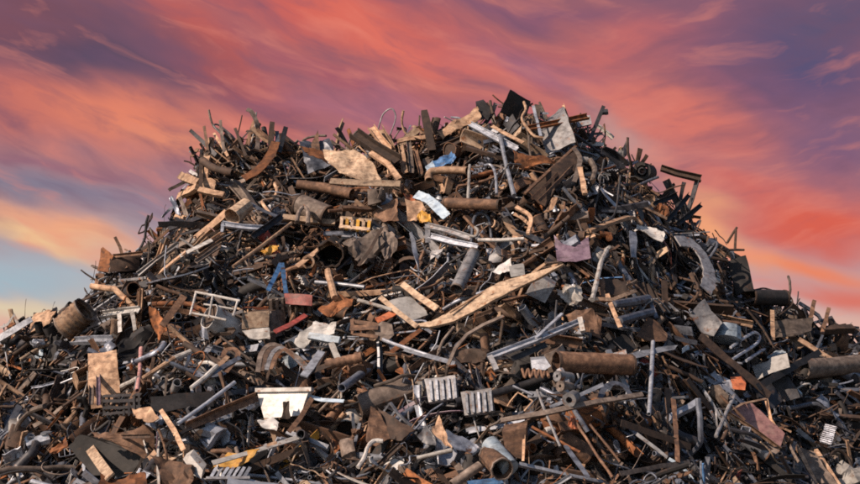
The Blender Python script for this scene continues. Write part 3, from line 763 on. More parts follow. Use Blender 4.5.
for k, (pts, lab, rf) in enumerate([([(752, 389), (770, 382), (782, 402), (768, 412)], 'lower dark slab of a pair lying flat like tiles', 'the paired dark slabs'), ([(771, 381), (788, 376), (803, 397), (784, 402)], 'upper dark slab of a pair lying flat like tiles', None)]):
    H('dark_slab', 'slab', lab, rf, L=.6).poly('slab', 'dark_steel', pts, th=.05, cr=.012)
H('big_pipe', 'pipe', 'big grey-brown pipe lying level at the outer edge of the heap', 'the big outer pipe', L=.6).bar('pipe', 'brown_grey', 'tube', 21, [(802, 369), (830, 367), (872, 362)])
h = H('pink_sheet', 'metal sheet', 'faded pink sheet with a tan folded edge', 'the faded pink sheet', L=.7)
h.poly('sheet', 'faded_pink', [(728, 412), (740, 404), (752, 403), (771, 421), (785, 433), (780, 448), (757, 432)], cr=.014).bar('edge', 'rust_tan', 'L', 3, [(726, 412, .75), (752, 428, .75), (780, 449, .75)]).bar('edge', 'rust_tan', 'L', 3, [(766, 400, .75), (771, 420, .75), (785, 444, .75)])
H('bent_lath', 'bar', 'thin bent tan strip crossing the top of the faded pink sheet', L=.8).bar('strip', 'rust_tan', 'flat', 3, [(727, 411), (742, 404), (766, 398)])
h = H('raised_ledge', 'panel', 'grey-brown ledge with raised edges leaving the frame below', 'the grey-brown ledge', L=.6)
h.poly('panel', 'brown_grey', [(797, 446), (815, 452), (840, 490), (820, 490)], cr=.02).bar('edge', 'rust_tan', 'block', 4, [(796, 445), (820, 492)]).bar('edge', 'rust_tan', 'block', 4, [(816, 450), (843, 492)])
h = H('plaster_slab', 'slab', 'pale rough slab in the bottom corner of the heap', 'the pale corner slab', L=.6).poly('slab', 'dirty_white', [(832, 468), (840, 463), (850, 466), (868, 463), (868, 480), (852, 482), (846, 488), (838, 480)], th=.06, cr=.07)
H('white_pole', 'pole', 'slim upright light pole on the lower slope', 'the slim light pole', L=.85).bar('pole', 'galvanised', 'tube', 4.5, [(653, 341), (652, 375), (649, 414)])
H('crumpled_foil', 'metal sheet', 'crumpled light sheet crossing the slim light pole', L=.8).poly('sheet', 'galvanised', [(622, 356), (640, 351), (662, 347), (678, 345), (674, 350), (652, 354), (628, 361)], cr=.014)
h = H('round_duct', 'duct', 'thick rusty brown cylinder lying level on the slope', 'the rusty cylinder', L=.75).drum('body', 'rust_brown', (557, 362), (631, 365), 21, dent=.05, rim='rust_dark')
h = H('tube_trestle', 'frame', 'blue-grey tube frame with a tan side strip', 'the blue-grey tube frame', L=.7)
h.bar('rail', 'blue_steel', 'round', 9, [(613, 305), (632, 302), (648, 299)]).bar('rail', 'blue_steel', 'round', 9, [(619, 321), (636, 316), (652, 312)]).bar('side_strip', 'rust_tan', 'flat', 4.5, [(607, 294), (613, 310), (620, 327)]).bar('side_strip', 'blue_steel', 'flat', 4, [(648, 296), (657, 318)])
H('brown_flap', 'metal sheet', 'triangular brown flap below the blue-grey tube frame', 'the brown flap', L=.65).poly('flap', 'rust_brown', [(635, 340), (648, 317), (660, 324), (668, 333), (666, 342)], cr=.03)
H('long_bar', 'steel bar', 'very long grey-brown bar crossing the lower slope', 'the very long bar', L=.85).bar('bar', 'brown_grey', 'block', 5, [(500, 421), (545, 412), (595, 402), (642, 395)])
h = H('aluminium_profile', 'profile', 'long light profile with clamps rising across the slope', 'the clamped light profile', L=.85)
h.bar('rail', 'galvanised', 'C', 7, [(489, 358), (535, 340), (582, 320)]).bar('rail', 'dark_steel', 'C', 6, [(512, 359, .7), (547, 344, .7)]).bar('clamp', 'dirty_white', 'block', 5, [(580, 318, .95), (583, 332, .9)]).bar('clamp', 'mid_grey', 'block', 5, [(490, 356, .9), (497, 370, .8)]).bar('clamp', 'galvanised', 'block', 3, [(536, 338, .95), (562, 314, .8)])
H('brown_angle', 'steel angle', 'rust-brown angle piece behind the clamped light profile', L=.65).bar('angle', 'rust_brown', 'L', 9, [(541, 337), (582, 344)])
H('scoop_plate', 'metal plate', 'brown scoop-shaped plate above the rusty cylinder', L=.6).poly('plate', 'rust_brown', [(566, 312), (592, 308), (602, 318), (600, 338), (585, 330), (572, 326)], cr=.06)
# --- the centre
h = H('curved_beam', 'beam', 'big bright tan curved beam sweeping up across the middle', 'the big bright beam', L=1.0)
h.poly('web', 'pale_tan', [(411, 326), (431, 322), (450, 312), (470, 300), (500, 283), (530, 274), (564, 265), (536, 280), (509, 293), (482, 308), (454, 322), (429, 328)], th=.05, cr=.012).bar('lip', 'rust_tan', 'block', 2, [(450, 312, 1.02), (475, 297, 1.02), (502, 282, 1.02)])
h = H('white_board', 'panel', 'white panel lying beside the big bright beam', 'the white panel', L=.6).poly('panel', 'white_paint', [(387, 301), (410, 296), (424, 308), (428, 315), (404, 323), (393, 312)], cr=.015)
H('pale_plank', 'board', 'upper pale board laid across the white panel', 'the upper pale board', L=.95).bar('board', 'pale_tan', 'plank', 7, [(402, 284), (418, 296), (437, 309)])
H('pale_plank', 'board', 'lower pale board laid across the white panel', L=.85).bar('board', 'pale_tan', 'plank', 5, [(380, 297), (398, 312), (417, 327)])
h = H('aluminium_bracket', 'bracket', 'light grey forked bracket in the middle of the heap', 'the forked light bracket', L=.85)
h.bar('arm', 'mid_grey', 'C', 7, [(426, 226), (448, 231), (470, 238)]).bar('arm', 'galvanised', 'C', 6, [(430, 236), (452, 242), (477, 247)]).bar('arm', 'mid_grey', 'flat', 5, [(427, 224), (428, 243)]).bar('hook', 'dirty_white', 'round', 3, [(470, 236), (476, 236), (478, 231), (475, 227)], curve=True)
H('light_rod', 'rod', 'straight whitish rod pointing out of the forked light bracket', L=.85).bar('rod', 'dirty_white', 'round', 4.2, [(478, 240), (500, 240), (524, 239)])
h = H('painted_sheet', 'panel', 'torn orange-red panel with tan back under the blue-white strip', 'the torn orange panel', L=.65)
h.poly('panel', 'orange_paint', [(403, 195), (412, 195), (421, 203), (413, 206)], cr=.03).poly('lining', 'rust_tan', [(405, 200), (422, 203), (426, 210), (416, 222), (408, 220)], cr=.03)
H('blue_white_strip', 'metal strip', 'wide blue-white strip curving past the torn orange panel', 'the blue-white strip', L=.8).bar('strip', 'pale_blue', 'flat', 10, [(416, 194), (428, 199), (438, 208), (447, 217)], curve=True)
H('yellow_chunk', 'metal piece', 'small yellow chunk below the torn orange panel', 'the yellow chunk', L=.75).poly('chunk', 'yellow_paint', [(417, 216), (422, 210), (430, 214), (431, 222), (420, 223)], cr=.03)
H('grey_cylinder', 'cylinder', 'dark grey cylinder tilted upright in the middle of the heap', 'the tilted grey cylinder', L=.75).drum('body', 'mid_grey', (457, 289), (474, 253), 13, rim='brown_grey', lid='dark_steel')
H('brown_barrel', 'barrel', 'thick brown barrel lying level below the straight light pole', 'the brown barrel', L=.75).drum('body', 'rust_brown', (445, 203), (499, 205), 11, rim='rust_dark', dent=.06)
H('bent_tan_bar', 'bar', 'tan bar bent to an elbow below the battened panel', L=.8).bar('bar', 'rust_tan', 'block', 4, [(516, 207), (528, 214), (531, 222), (528, 234)], curve=True)
H('white_shard', 'metal shard', 'white pointed shard left of the small white box', L=.75).poly('shard', 'white_paint', [(491, 273), (503, 263), (511, 258), (512, 270), (500, 275)], cr=.02)
H('white_box', 'box', 'small white box near the middle of the big bright beam', 'the small white box', L=.8).prism('body', 'white_paint', [(509, 267), (524, 265), (525, 275), (511, 277)], (0, .2, .05))
H('grey_box', 'box', 'blue-grey box tipped on its edge above the big beam', 'the tipped grey box', L=.7).prism('body', 'mid_grey', [(526, 294), (538, 275), (555, 286), (545, 303)], (.05, .3, .1))
H('crumpled_sheet', 'metal sheet', 'crumpled dirty white sheet beside the tipped grey box', 'the crumpled white sheet', L=.7).poly('sheet', 'dirty_white', [(556, 291), (567, 284), (581, 286), (582, 300), (572, 306), (563, 300)], cr=.07)
H('dark_shell', 'metal plate', 'dark brown shell open below the bright beam', L=.3).poly('plate', 'rust_dark', [(450, 352), (470, 347), (492, 350), (484, 360), (462, 364)], cr=.06)
h = H('crushed_drum', 'drum', 'crushed grey-brown drum with a folded wall', 'the crushed drum', L=.6)
h.poly('wall', 'brown_grey', [(343, 240), (360, 232), (378, 229), (384, 246), (374, 262), (360, 266), (350, 252)], cr=.09).poly('fold', 'brown_grey', [(378, 229), (392, 231), (398, 242), (384, 262), (382, 246)], cr=.07).bar('edge', 'rust_dark', 'flat', 3, [(382, 228, .75), (370, 250, .75), (358, 266, .75)])
h = H('open_duct', 'duct', 'wide round duct gaping black toward the viewer', 'the gaping black duct', L=.6)
h.drum('body', 'soot_black', (330, 254, .8), (335, 249, .1), 26, rim='rust_dark', lid='soot_black', dent=.12)  # black body and added black lid paint the darkness inside the mouth
H('pipe_ring', 'ring', 'small rusty ring beside the gaping black duct', L=.75).drum('ring', 'rust_tan', (308, 262, .8), (309, 261, .55), 13, wall=.3)
H('tan_flap', 'metal strip', 'curling tan strip over the mouth of the gaping duct', L=.85).bar('strip', 'rust_tan', 'flat', 5, [(297, 266), (308, 258), (320, 248), (332, 243), (342, 248)], curve=True)
H('pale_stake', 'post', 'short pale post standing in front of the gaping duct', 'the short pale post', L=.95).bar('post', 'rust_tan', 'round', 7, [(328, 271), (335, 298)])
H('level_tube', 'tube', 'thin level light tube behind the short pale post', L=.8).bar('tube', 'galvanised', 'tube', 4, [(315, 282), (340, 284), (365, 287)])
h = H('blue_bracket', 'bracket', 'blue A-shaped bracket standing on the slope', 'the blue A-bracket', L=.8)
h.bar('leg', 'blue_paint', 'flat', 4.5, [(281, 263), (268, 291)]).bar('leg', 'blue_paint', 'flat', 4.5, [(282, 263), (286, 293)])
H('red_plate', 'metal plate', 'rectangular dull red plate under the blue bracket', 'the dull red plate', L=.8).poly('plate', 'red_paint', [(284, 293), (312, 295), (312, 306), (286, 304)], cr=.012)
H('yellow_scrap', 'metal sheet', 'small yellow-tan sheet uphill from the blue bracket', 'the yellow-tan sheet', L=.7).poly('sheet', 'yellow_paint', [(261, 252), (270, 246), (279, 245), (277, 251), (266, 255)], cr=.03)
h = H('broken_crate', 'crate', 'broken tan crate with a whitish lower front', 'the broken crate', L=.6)
h.poly('front', 'pale_tan', [(242, 313), (269, 311), (269, 327), (242, 329)], th=.03, cr=.012).poly('front_base', 'dirty_white', [(242, 330), (269, 328), (270, 339), (250, 338)], th=.03, cr=.02).poly('side', 'brown_grey', [(270, 311, .55), (285, 309, .1), (285, 335, .1), (270, 338, .55)], th=.03, cr=.01).poly('floor', 'rust_dark', [(242, 314, .5), (270, 312, .5), (284, 309, .05), (258, 310, .05)], th=.03, cr=.01)
H('amber_wedge', 'metal wedge', 'amber-tan folded wedge near the dull red plate', 'the amber wedge', L=.75).poly('wedge', 'rust_orange', [(318, 309), (340, 295), (353, 298), (352, 306), (336, 313), (328, 318)], cr=.05)
H('red_strip', 'metal strip', 'long red-brown slat rising below the dull red plate', L=.8).bar('slat', 'red_paint', 'plank', 6, [(275, 332), (290, 325), (306, 315)])
H('red_chip', 'metal piece', 'short bright red piece beside the white panel', L=.7).bar('piece', 'orange_paint', 'plank', 7, [(377, 321), (396, 312)])
h = H('vehicle_bodywork', 'body panel', 'white body panel wreck with a blue-grey bumper bar', 'the white wreck panel', L=.75)
h.poly('panel', 'white_paint', [(289, 340), (308, 331), (316, 322), (338, 323), (334, 333), (312, 338), (298, 344)], cr=.05).bar('bumper', 'pale_blue', 'block', 7, [(309, 336, .9), (340, 341, .85)]).bar('strut', 'dirty_white', 'flat', 6, [(331, 342, .9), (338, 359, .85)])
H('grey_slab', 'slab', 'light grey slab slanting below the white wreck panel', 'the slanting grey slab', L=.85).bar('slab', 'galvanised', 'plank', 9, [(322, 352), (304, 376)])
H('hose_coil', 'hose', 'ribbed brown hose lying level below the white wreck', 'the ribbed hose', L=.75).drum('body', 'rust_brown', (326, 365), (362, 357), 10, ribs=6)
h = H('bent_fender', 'fender', 'dark fender with nested bands arching beside the white wreck', 'the dark banded fender', L=.65)
for k in range(4): h.bar('band', ['brown_grey', 'rust_dark', 'mid_grey', 'rust_brown'][k], 'flat', 5, [(258 + 4 * k, 372 - k), (262 + 5 * k, 352 + k), (274 + 4 * k, 344 + 2 * k), (296 + 2 * k, 356 + 3 * k), (306, 366 + 2 * k)], curve=True)
H('oval_hoop', 'hoop', 'oval brown hoop standing beside the dark banded fender', L=.75).bar('hoop', 'rust_brown', 'flat', 5, [(222, 358), (226, 350), (234, 349), (238, 354), (234, 362), (226, 372)], curve=True)
H('blue_rail', 'bar', 'long blue-grey flat rail below the oval brown hoop', L=.8).bar('rail', 'blue_steel', 'flat', 5, [(208, 376), (224, 366), (240, 357)])
H('tan_lath_cross', 'bar', 'tan bar rising from the oval brown hoop toward the crate', L=.8).bar('bar', 'rust_tan', 'flat', 5, [(200, 383), (214, 370), (228, 356)])
# --- the light-facing flank
h = H('rusty_bin', 'bin', 'open rusty bin projecting from the bright flank against the sky', 'the open rusty bin', L=.55)
h.poly('side', 'rust_orange', [(98, 271), (101, 249), (103, 247), (114, 256), (108, 272)], th=.02, cr=.015).poly('back', 'rust_dark', [(112, 257, .3), (140, 254, .1), (139, 270, .1), (110, 272, .3)], th=.02).bar('rim', 'rust_brown', 'L', 3, [(113, 256), (142, 253, .4)])  # bright side, dark inside: the fall of light is put into the colours
H('leaning_rod', 'rod', 'brown rod sticking up behind the open rusty bin', L=.4).bar('rod', 'rust_brown', 'flat', 3, [(115, 237), (120, 247), (126, 268)])
H('light_rail', 'rail', 'long light grey rail rising along the bright flank', 'the long light rail', L=.8).bar('rail', 'mid_grey', 'C', 6, [(138, 275), (157, 260), (177, 245)])
H('tan_paddle', 'board', 'tan paddle-shaped board beside the long light rail', 'the tan paddle', L=.75).bar('board', 'rust_tan', 'plank', 8, [(160, 272), (173, 262), (186, 252)])
H('slim_rail', 'rail', 'whitish slim rail continuing above the tan paddle', L=.8).bar('rail', 'dirty_white', 'plank', 4, [(180, 256), (196, 248), (212, 240)])
for k in range(4):
    H('ribbed_strip', 'slat', ['lowest', 'second', 'third', 'topmost'][k] + ' of four parallel ribbed slats on the bright flank', 'the ribbed slats' if k == 1 else None, L=.65).bar('slat', ['brown_grey', 'rust_tan', 'rust_brown', 'rust_tan'][k], 'C', 5, [(196 + 2 * k, 262 - 5 * k), (218 + 2 * k, 247 - 5 * k)])
H('blue_hull', 'metal sheet', 'dark blue-grey curved sheet hollowed like a hull', 'the hull-like sheet', L=.6).bar('sheet', 'blue_steel', 'flat', 15, [(152, 282), (170, 279), (190, 274), (207, 268)], curve=True)
H('lamp_cone', 'lamp hood', 'pale tan conical lamp hood on the upper bright flank', 'the pale lamp hood', L=.75).drum('hood', 'pale_tan', (247, 205), (232, 217), 15, taper=1.2)
H('grey_lever', 'bar', 'grey straight lever beside the pale lamp hood', L=.8).bar('lever', 'blue_steel', 'flat', 4, [(249, 203), (264, 211), (279, 217)])
h = H('channel_rail', 'rail', 'light grey channel rail lying level on the bright flank', 'the level channel rail', L=.8)
h.bar('rail', 'galvanised', 'C', 6, [(222, 224), (243, 227), (263, 228)]).bar('end_plate', 'galvanised', 'flat', 3, [(223, 222), (222, 232)])
H('tan_pole', 'pole', 'long thin tan pole rising above the blue bracket', 'the long tan pole', L=.85).bar('pole', 'rust_tan', 'round', 4, [(233, 267), (262, 246), (291, 223)])
H('dark_bar', 'bar', 'long dark bar crossing the level channel rail', L=.85).bar('bar', 'dark_steel', 'L', 5, [(253, 236), (268, 226), (283, 215)])
h = H('white_ladder', 'frame', 'white ladder-like frame leaning on the bright flank', 'the white ladder frame', L=.85)
h.bar('rail', 'dirty_white', 'round', 3, [(195, 292), (217, 296), (240, 301)]).bar('rail', 'dirty_white', 'round', 2.6, [(192, 313), (212, 317), (226, 320)])
for a, c in [((196, 292), (190, 315)), ((213, 295), (209, 319)), ((238, 300), (233, 316)), ((204, 304), (234, 309))]: h.bar('rung', 'dirty_white', 'round', 2.4, [a, c])
h = H('gutter_box', 'gutter', 'white gutter box with two short legs on the bright flank', 'the white gutter', L=.8)
h.bar('trough', 'white_paint', 'C', 8, [(100, 315), (118, 312), (138, 310)]).bar('leg', 'dirty_white', 'flat', 4, [(119, 312), (120, 332)]).bar('leg', 'dirty_white', 'flat', 4, [(132, 311), (135, 330)])
h = H('white_channel', 'channel', 'pale grey-white channel below the wooden reel', 'the pale channel', L=.8).bar('web', 'galvanised', 'C', 9, [(73, 341), (92, 340), (110, 340)])
h = H('bent_barrel', 'barrel', 'ribbed tan barrel lying on the lower bright flank', 'the ribbed tan barrel', L=.6).drum('body', 'rust_tan', (65, 328), (85, 310), 27, ribs=5, rim='brown_grey', dent=.05)
h = H('tan_carton', 'box', 'squat tan box with black holes on the outer flank', 'the squat tan box', L=.5)
h.poly('front', 'rust_tan', [(30, 307), (57, 308), (52, 319), (46, 328), (28, 330)], th=.03, cr=.03).drum('socket', 'soot_black', (48, 326, .75), (52, 334, .5), 12).drum('socket', 'soot_black', (38, 323, .75), (40, 331, .5), 8)
H('outer_plate', 'metal plate', 'dark notched plate on the skyline behind the squat box').poly('plate', 'dark_steel', [(50, 312), (57, 307), (58, 316), (66, 309), (68, 318), (56, 322)], th=.04)
H('outer_bracket', 'bracket', 'grey forked bracket on the outermost bright flank', L=.4).bar('bracket', 'mid_grey', 'flat', 3.5, [(0, 328), (8, 324), (14, 315), (18, 324)])
H('outer_beam', 'beam', 'pale grey beam rising at the outermost bright flank', 'the pale outer beam', L=.6).bar('beam', 'galvanised', 'plank', 7, [(-6, 341), (12, 331), (32, 319)])
h = H('finned_housing', 'housing', 'tan housing with upright folds on the lower flank', 'the folded tan housing', L=.7)
h.poly('face', 'rust_tan', [(88, 354), (104, 352), (117, 350), (117, 380), (114, 400), (89, 407)], cr=.02).bar('fold', 'brown_grey', 'C', 5, [(92, 356, .8), (91, 404, .8)]).bar('fold', 'mauve_paint', 'C', 4, [(99, 353, .8), (99, 404, .8)]).poly('cowl', 'rust_brown', [(87, 340, .85), (93, 338, .85), (103, 357, .8), (100, 362, .8)], cr=.03)
H('blue_chip', 'metal piece', 'small glossy blue bent plate above the folded tan housing', L=.8).poly('plate', 'blue_steel', [(99, 350), (108, 340), (117, 345), (105, 360)], cr=.03)
H('black_shell', 'metal shell', 'large black curved shell on the lower bright flank', 'the big black shell', L=.6).poly('shell', 'soot_black', [(119, 346), (130, 331), (148, 322), (155, 332), (152, 345), (138, 352), (124, 363), (119, 356)], cr=.08)
H('rust_wedge', 'metal wedge', 'rusty wedge pointing down beside the big black shell', 'the pointed rusty wedge', L=.75).poly('wedge', 'rust_orange', [(153, 306), (160, 312), (168, 330), (158, 340), (153, 328)], cr=.04)
H('dark_plank', 'board', 'long dark board rising beside the pointed rusty wedge', L=.75).bar('board', 'rust_brown', 'plank', 7, [(162, 326), (172, 312), (184, 296)])
H('two_tone_pole', 'pole', 'long pole, half white and half rusty, rising across the lower flank', 'the two-tone pole', L=.85).bar('rusty_half', 'rust_tan', 'round', 5, [(143, 378), (160, 367), (175, 358)]).bar('white_half', 'dirty_white', 'round', 5.2, [(175, 358), (191, 351)])
H('short_pole', 'pole', 'short white pole below the pink upright post', L=.85).bar('pole', 'dirty_white', 'round', 5, [(122, 386), (138, 378)])
H('pink_post', 'post', 'thin pinkish upright post on the lower flank', 'the pinkish post', L=.95).bar('post', 'faded_pink', 'tube', 4.5, [(141, 348), (138, 391)])
H('pale_pole', 'pole', 'pale bright pole at the foot of the white ladder frame slope', L=.85).bar('pole', 'dirty_white', 'round', 5, [(191, 388), (204, 378), (217, 366)])
h = H('perforated_sheet', 'panel', 'sooty black panel with rows of holes', 'the sooty holed panel', L=.65)
for i in range(4): h.bar('strip', 'soot_black', 'flat', 3.6, [(103, 396 + 6 * i), (141, 394 + 6 * i)])
for i in range(8): h.bar('web', 'soot_black', 'flat', 2.2, [(104 + 5 * i, 395), (104 + 5 * i, 416)])
H('black_grille', 'grille', 'wide black grille below the two-tone pole', 'the wide black grille', L=.5).poly('panel', 'soot_black', [(150, 398), (214, 390), (214, 404), (152, 414)], cr=.02)
# --- along the bottom of the picture
h = H('white_tub', 'tub', 'broken white tub with a straight rim and a dark strip on its front', 'the broken white tub', L=.8)
h.prism('front', 'white_paint', [(257, 391), (283, 390), (309, 390), (305, 401), (301, 415), (284, 417), (264, 418), (260, 404)], (.04, .30, -.01), n=(-.40, -.85, .30)).prism('rim', 'dirty_white', [(255, 388, 1.0), (311, 387, 1.0), (311, 391, 1.0), (255, 392, 1.0)], (.02, .34, -.01), n=(-.40, -.85, .30)).poly('patch', 'rust_dark', [(283, 402, 1.0), (289, 401, 1.0), (291, 418, .95), (282, 419, .95)], n=(-.40, -.85, .30)).poly('chip', 'white_paint', [(257, 421), (272, 417), (279, 423), (277, 430), (262, 427)], cr=.02)
H('blue_bar', 'bar', 'pale blue bar pointing out from the rim of the white tub', L=.95).bar('bar', 'pale_blue', 'flat', 4.5, [(307, 396), (322, 400), (344, 401)])
H('dark_strut', 'bar', 'brown strut leaning against the broken white tub', L=1.0).bar('strut', 'rust_brown', 'plank', 5, [(312, 398), (300, 418), (289, 432)])
H('tan_angle', 'steel angle', 'long brown angle bar reaching up to the white tub', 'the long brown angle', L=.75).bar('angle', 'rust_brown', 'L', 7, [(187, 426), (220, 412), (257, 396)])
H('silver_pole', 'pole', 'silver pole rising steeply above the long brown angle', L=.85).bar('pole', 'galvanised', 'tube', 4, [(178, 424), (206, 404), (235, 382)])
H('white_beam', 'beam', 'long white beam with a tan middle above the yellow sheet', 'the long white beam', L=.9).bar('beam', 'white_paint', 'plank', 5.5, [(213, 463), (255, 451), (302, 436)]).bar('band', 'rust_tan', 'plank', 5.9, [(268, 446.5, .91), (277, 443.6, .91)])
H('yellow_sheet', 'metal sheet', 'bright yellow sheet under the long white beam', 'the bright yellow sheet', L=.65).poly('sheet', 'yellow_paint', [(211, 468), (228, 453), (244, 456), (262, 455), (256, 464), (240, 468)], cr=.03)
h = H('white_grille', 'grille', 'slanted-slat whitish grille below the bright yellow sheet', 'the slatted white grille', L=.8)
h.bar('rail', 'mid_grey', 'block', 3, [(206, 478), (250, 478)])
for i in range(7): h.bar('slat', 'galvanised', 'flat', 3.5, [(211 + 5.5 * i, 477), (217 + 5.5 * i, 467)])
H('white_crank', 'casting', 'chunky white casting beside the slatted white grille', L=.8).prism('casting', 'dirty_white', [(183, 459), (190, 455), (203, 470), (201, 479), (192, 473)], (.02, .2, .08))
H('tan_gusset', 'board', 'tan board slanting down in a black hollow', 'the slanting tan board', L=.75).bar('board', 'pale_tan', 'plank', 11, [(85, 441), (96, 458), (110, 476)])
h = H('brown_hatch', 'hatch', 'wide brown hatch with a torn top edge above the black hollow', 'the torn brown hatch', L=.65)
h.poly('panel', 'rust_brown', [(88, 429), (112, 431), (132, 428), (148, 421), (151, 450), (138, 452), (112, 440), (97, 436)], cr=.04).bar('seam', 'rust_dark', 'L', 3, [(106, 437, .72), (150, 436, .72)])
H('hollow_shade', 'steel plate', 'black sheet painting in the shade of the hollow below the brown hatch', L=.15).poly('plate', 'soot_black', [(68, 446), (80, 434), (108, 440), (150, 458), (135, 478), (95, 476)], cr=.03)  # black sheet set into the hollow stands in for its shade
H('orange_lip', 'metal piece', 'orange-yellow curled lip beside the black hollow', L=.75).poly('lip', 'rust_orange', [(49, 449), (60, 444), (67, 437), (68, 446), (58, 453), (51, 454)], cr=.03)
H('rust_skirt', 'metal sheet', 'rusty orange-brown sheet leaving the frame below the hollow', 'the rusty bottom sheet', L=.65).poly('sheet', 'rust_orange', [(101, 474), (120, 480), (146, 473), (148, 492), (100, 492)], cr=.05)
H('brown_flare', 'metal sheet', 'flared brown sheet with a bright fold near the frame bottom', L=.7).poly('sheet', 'rust_brown', [(150, 452), (172, 458), (196, 470), (192, 490), (166, 490), (160, 474)], cr=.06)
H('tan_wedge', 'metal piece', 'tan wedge next to the sooty holed panel', L=.75).poly('wedge', 'rust_tan', [(133, 410), (150, 406), (158, 417), (146, 421), (136, 418)], cr=.03)
H('long_stake', 'bar', 'straight dark tan stake leaning past the tan wedge', L=.8).bar('stake', 'rust_tan', 'plank', 5, [(161, 410), (174, 430), (184, 450)])
h = H('folded_hopper', 'hopper', 'dark folded rust hopper with a square mouth', 'the dark folded hopper', L=.65)
h.poly('side', 'rust_brown', [(365, 441), (371, 406), (378, 410), (392, 436), (376, 447)], cr=.04).poly('back', 'rust_dark', [(378, 409), (398, 420), (414, 425), (400, 438), (390, 437)], cr=.03)
h = H('tan_horn', 'metal sheet', 'pointed tan sheet curling into a grey blade', 'the pointed tan horn', L=.75)
h.poly('horn', 'rust_tan', [(431, 430), (439, 415), (445, 430), (452, 446), (443, 441)], cr=.03).poly('blade', 'blue_steel', [(445, 430), (462, 436), (480, 447), (474, 453), (455, 450), (448, 442)], cr=.03)
H('grey_flap', 'metal sheet', 'grey angular flap next to the pointed tan horn', L=.7).poly('flap', 'mid_grey', [(417, 437), (427, 425), (434, 433), (436, 446), (424, 444)], cr=.02)
H('brown_case', 'case', 'square rust-brown case beside the pale blue drum', 'the rust-brown case', L=.75).prism('body', 'rust_brown', [(502, 432), (526, 428), (526, 446), (523, 459), (506, 455)], (.05, .3, .1)).bar('edge', 'rust_tan', 'L', 3, [(524, 428, .8), (523, 460, .8)])
h = H('blue_drum', 'drum', 'smooth pale blue drum half buried near the bottom', 'the pale blue drum', L=.7).drum('body', 'pale_blue', (490, 444), (510, 468), 19, dent=.02, wall=.85)
H('white_hose', 'hose', 'white hose bent like a hockey stick', 'the hockey-stick hose', L=.85).bar('hose', 'dirty_white', 'round', 4.5, [(358, 467), (364, 458), (368, 447), (374, 441), (383, 441)], curve=True)
H('white_pipe', 'pipe', 'short straight white pipe near the pointed tan horn', L=.85).bar('pipe', 'dirty_white', 'tube', 5, [(417, 458), (434, 454), (452, 450)])
h = H('rusty_sleeve', 'sleeve', 'rusty pipe sleeve gaping toward the viewer at the bottom', 'the gaping rusty sleeve', L=.75).drum('body', 'rust_brown', (502, 469, .85), (490, 455, .6), 22, rim='brown_grey', wall=.15)
H('round_bar', 'pipe', 'thick grey-brown pipe lying diagonally below the tan horn', L=.8).bar('pipe', 'brown_grey', 'tube', 10, [(452, 485), (480, 465)])
for cx, cy, lab, rf in [(442, 390, 'ribbed grey casting uphill from the pointed tan horn', 'the ribbed grey casting'), (478, 403, 'ribbed grey casting nearer the rust-brown case', None)]:
    h = H('ribbed_casting', 'casting', lab, rf, L=.65)
    h.poly('plate', 'mid_grey', [(cx - 17, cy - 10), (cx + 14, cy - 14), (cx + 17, cy + 9), (cx - 13, cy + 13)], th=.06, cr=.012, n=(-.3, -.8, .55))
    for i in range(5): h.prism('rib', 'galvanised', [(cx - 13 + 6 * i, cy - 10 - i * .6, .74), (cx - 10.6 + 6 * i, cy - 10 - i * .6, .74), (cx - 9 + 6 * i, cy + 10 - i * .6, .74), (cx - 11.4 + 6 * i, cy + 10 - i * .6, .74)], (0, .05, 0), n=(-.3, -.8, .55))
h = H('crank_casting', 'casting', 'grey knotted crank casting below the rusty cylinder', 'the knotted crank', L=.8)
h.bar('shaft', 'mid_grey', 'round', 9, [(560, 371), (566, 383), (564, 394)], curve=True).drum('web', 'mid_grey', (557, 376, .95), (571, 378, .75), 11, wall=.7).drum('web', 'brown_grey', (560, 386, .95), (571, 388, .75), 11, wall=.7).drum('flange', 'mid_grey', (569, 400, 1.0), (574, 397, .75), 14, wall=.55)
H('coil_spring', 'spring', 'brown coil lying behind the knotted crank', L=.7).bar('coil', 'rust_brown', 'round', 3, [(522 + 3 * i + (0), 372 + (5 if i % 2 else -3) , .7 + (.06 if i % 2 else -.06)) for i in range(10)], curve=True)
H('cast_block', 'casting', 'grey cast block beside the end of the rusty cylinder', L=.75).prism('block', 'galvanised', [(531, 360), (546, 359), (551, 366), (545, 370), (532, 369)], (0, .2, .05))
H('orange_leaf', 'metal piece', 'tiny vivid orange leaf-shaped scrap', 'the vivid orange scrap', L=.85).poly('scrap', 'orange_paint', [(568, 421), (573, 416), (579, 421), (577, 430), (571, 428)], cr=.03)
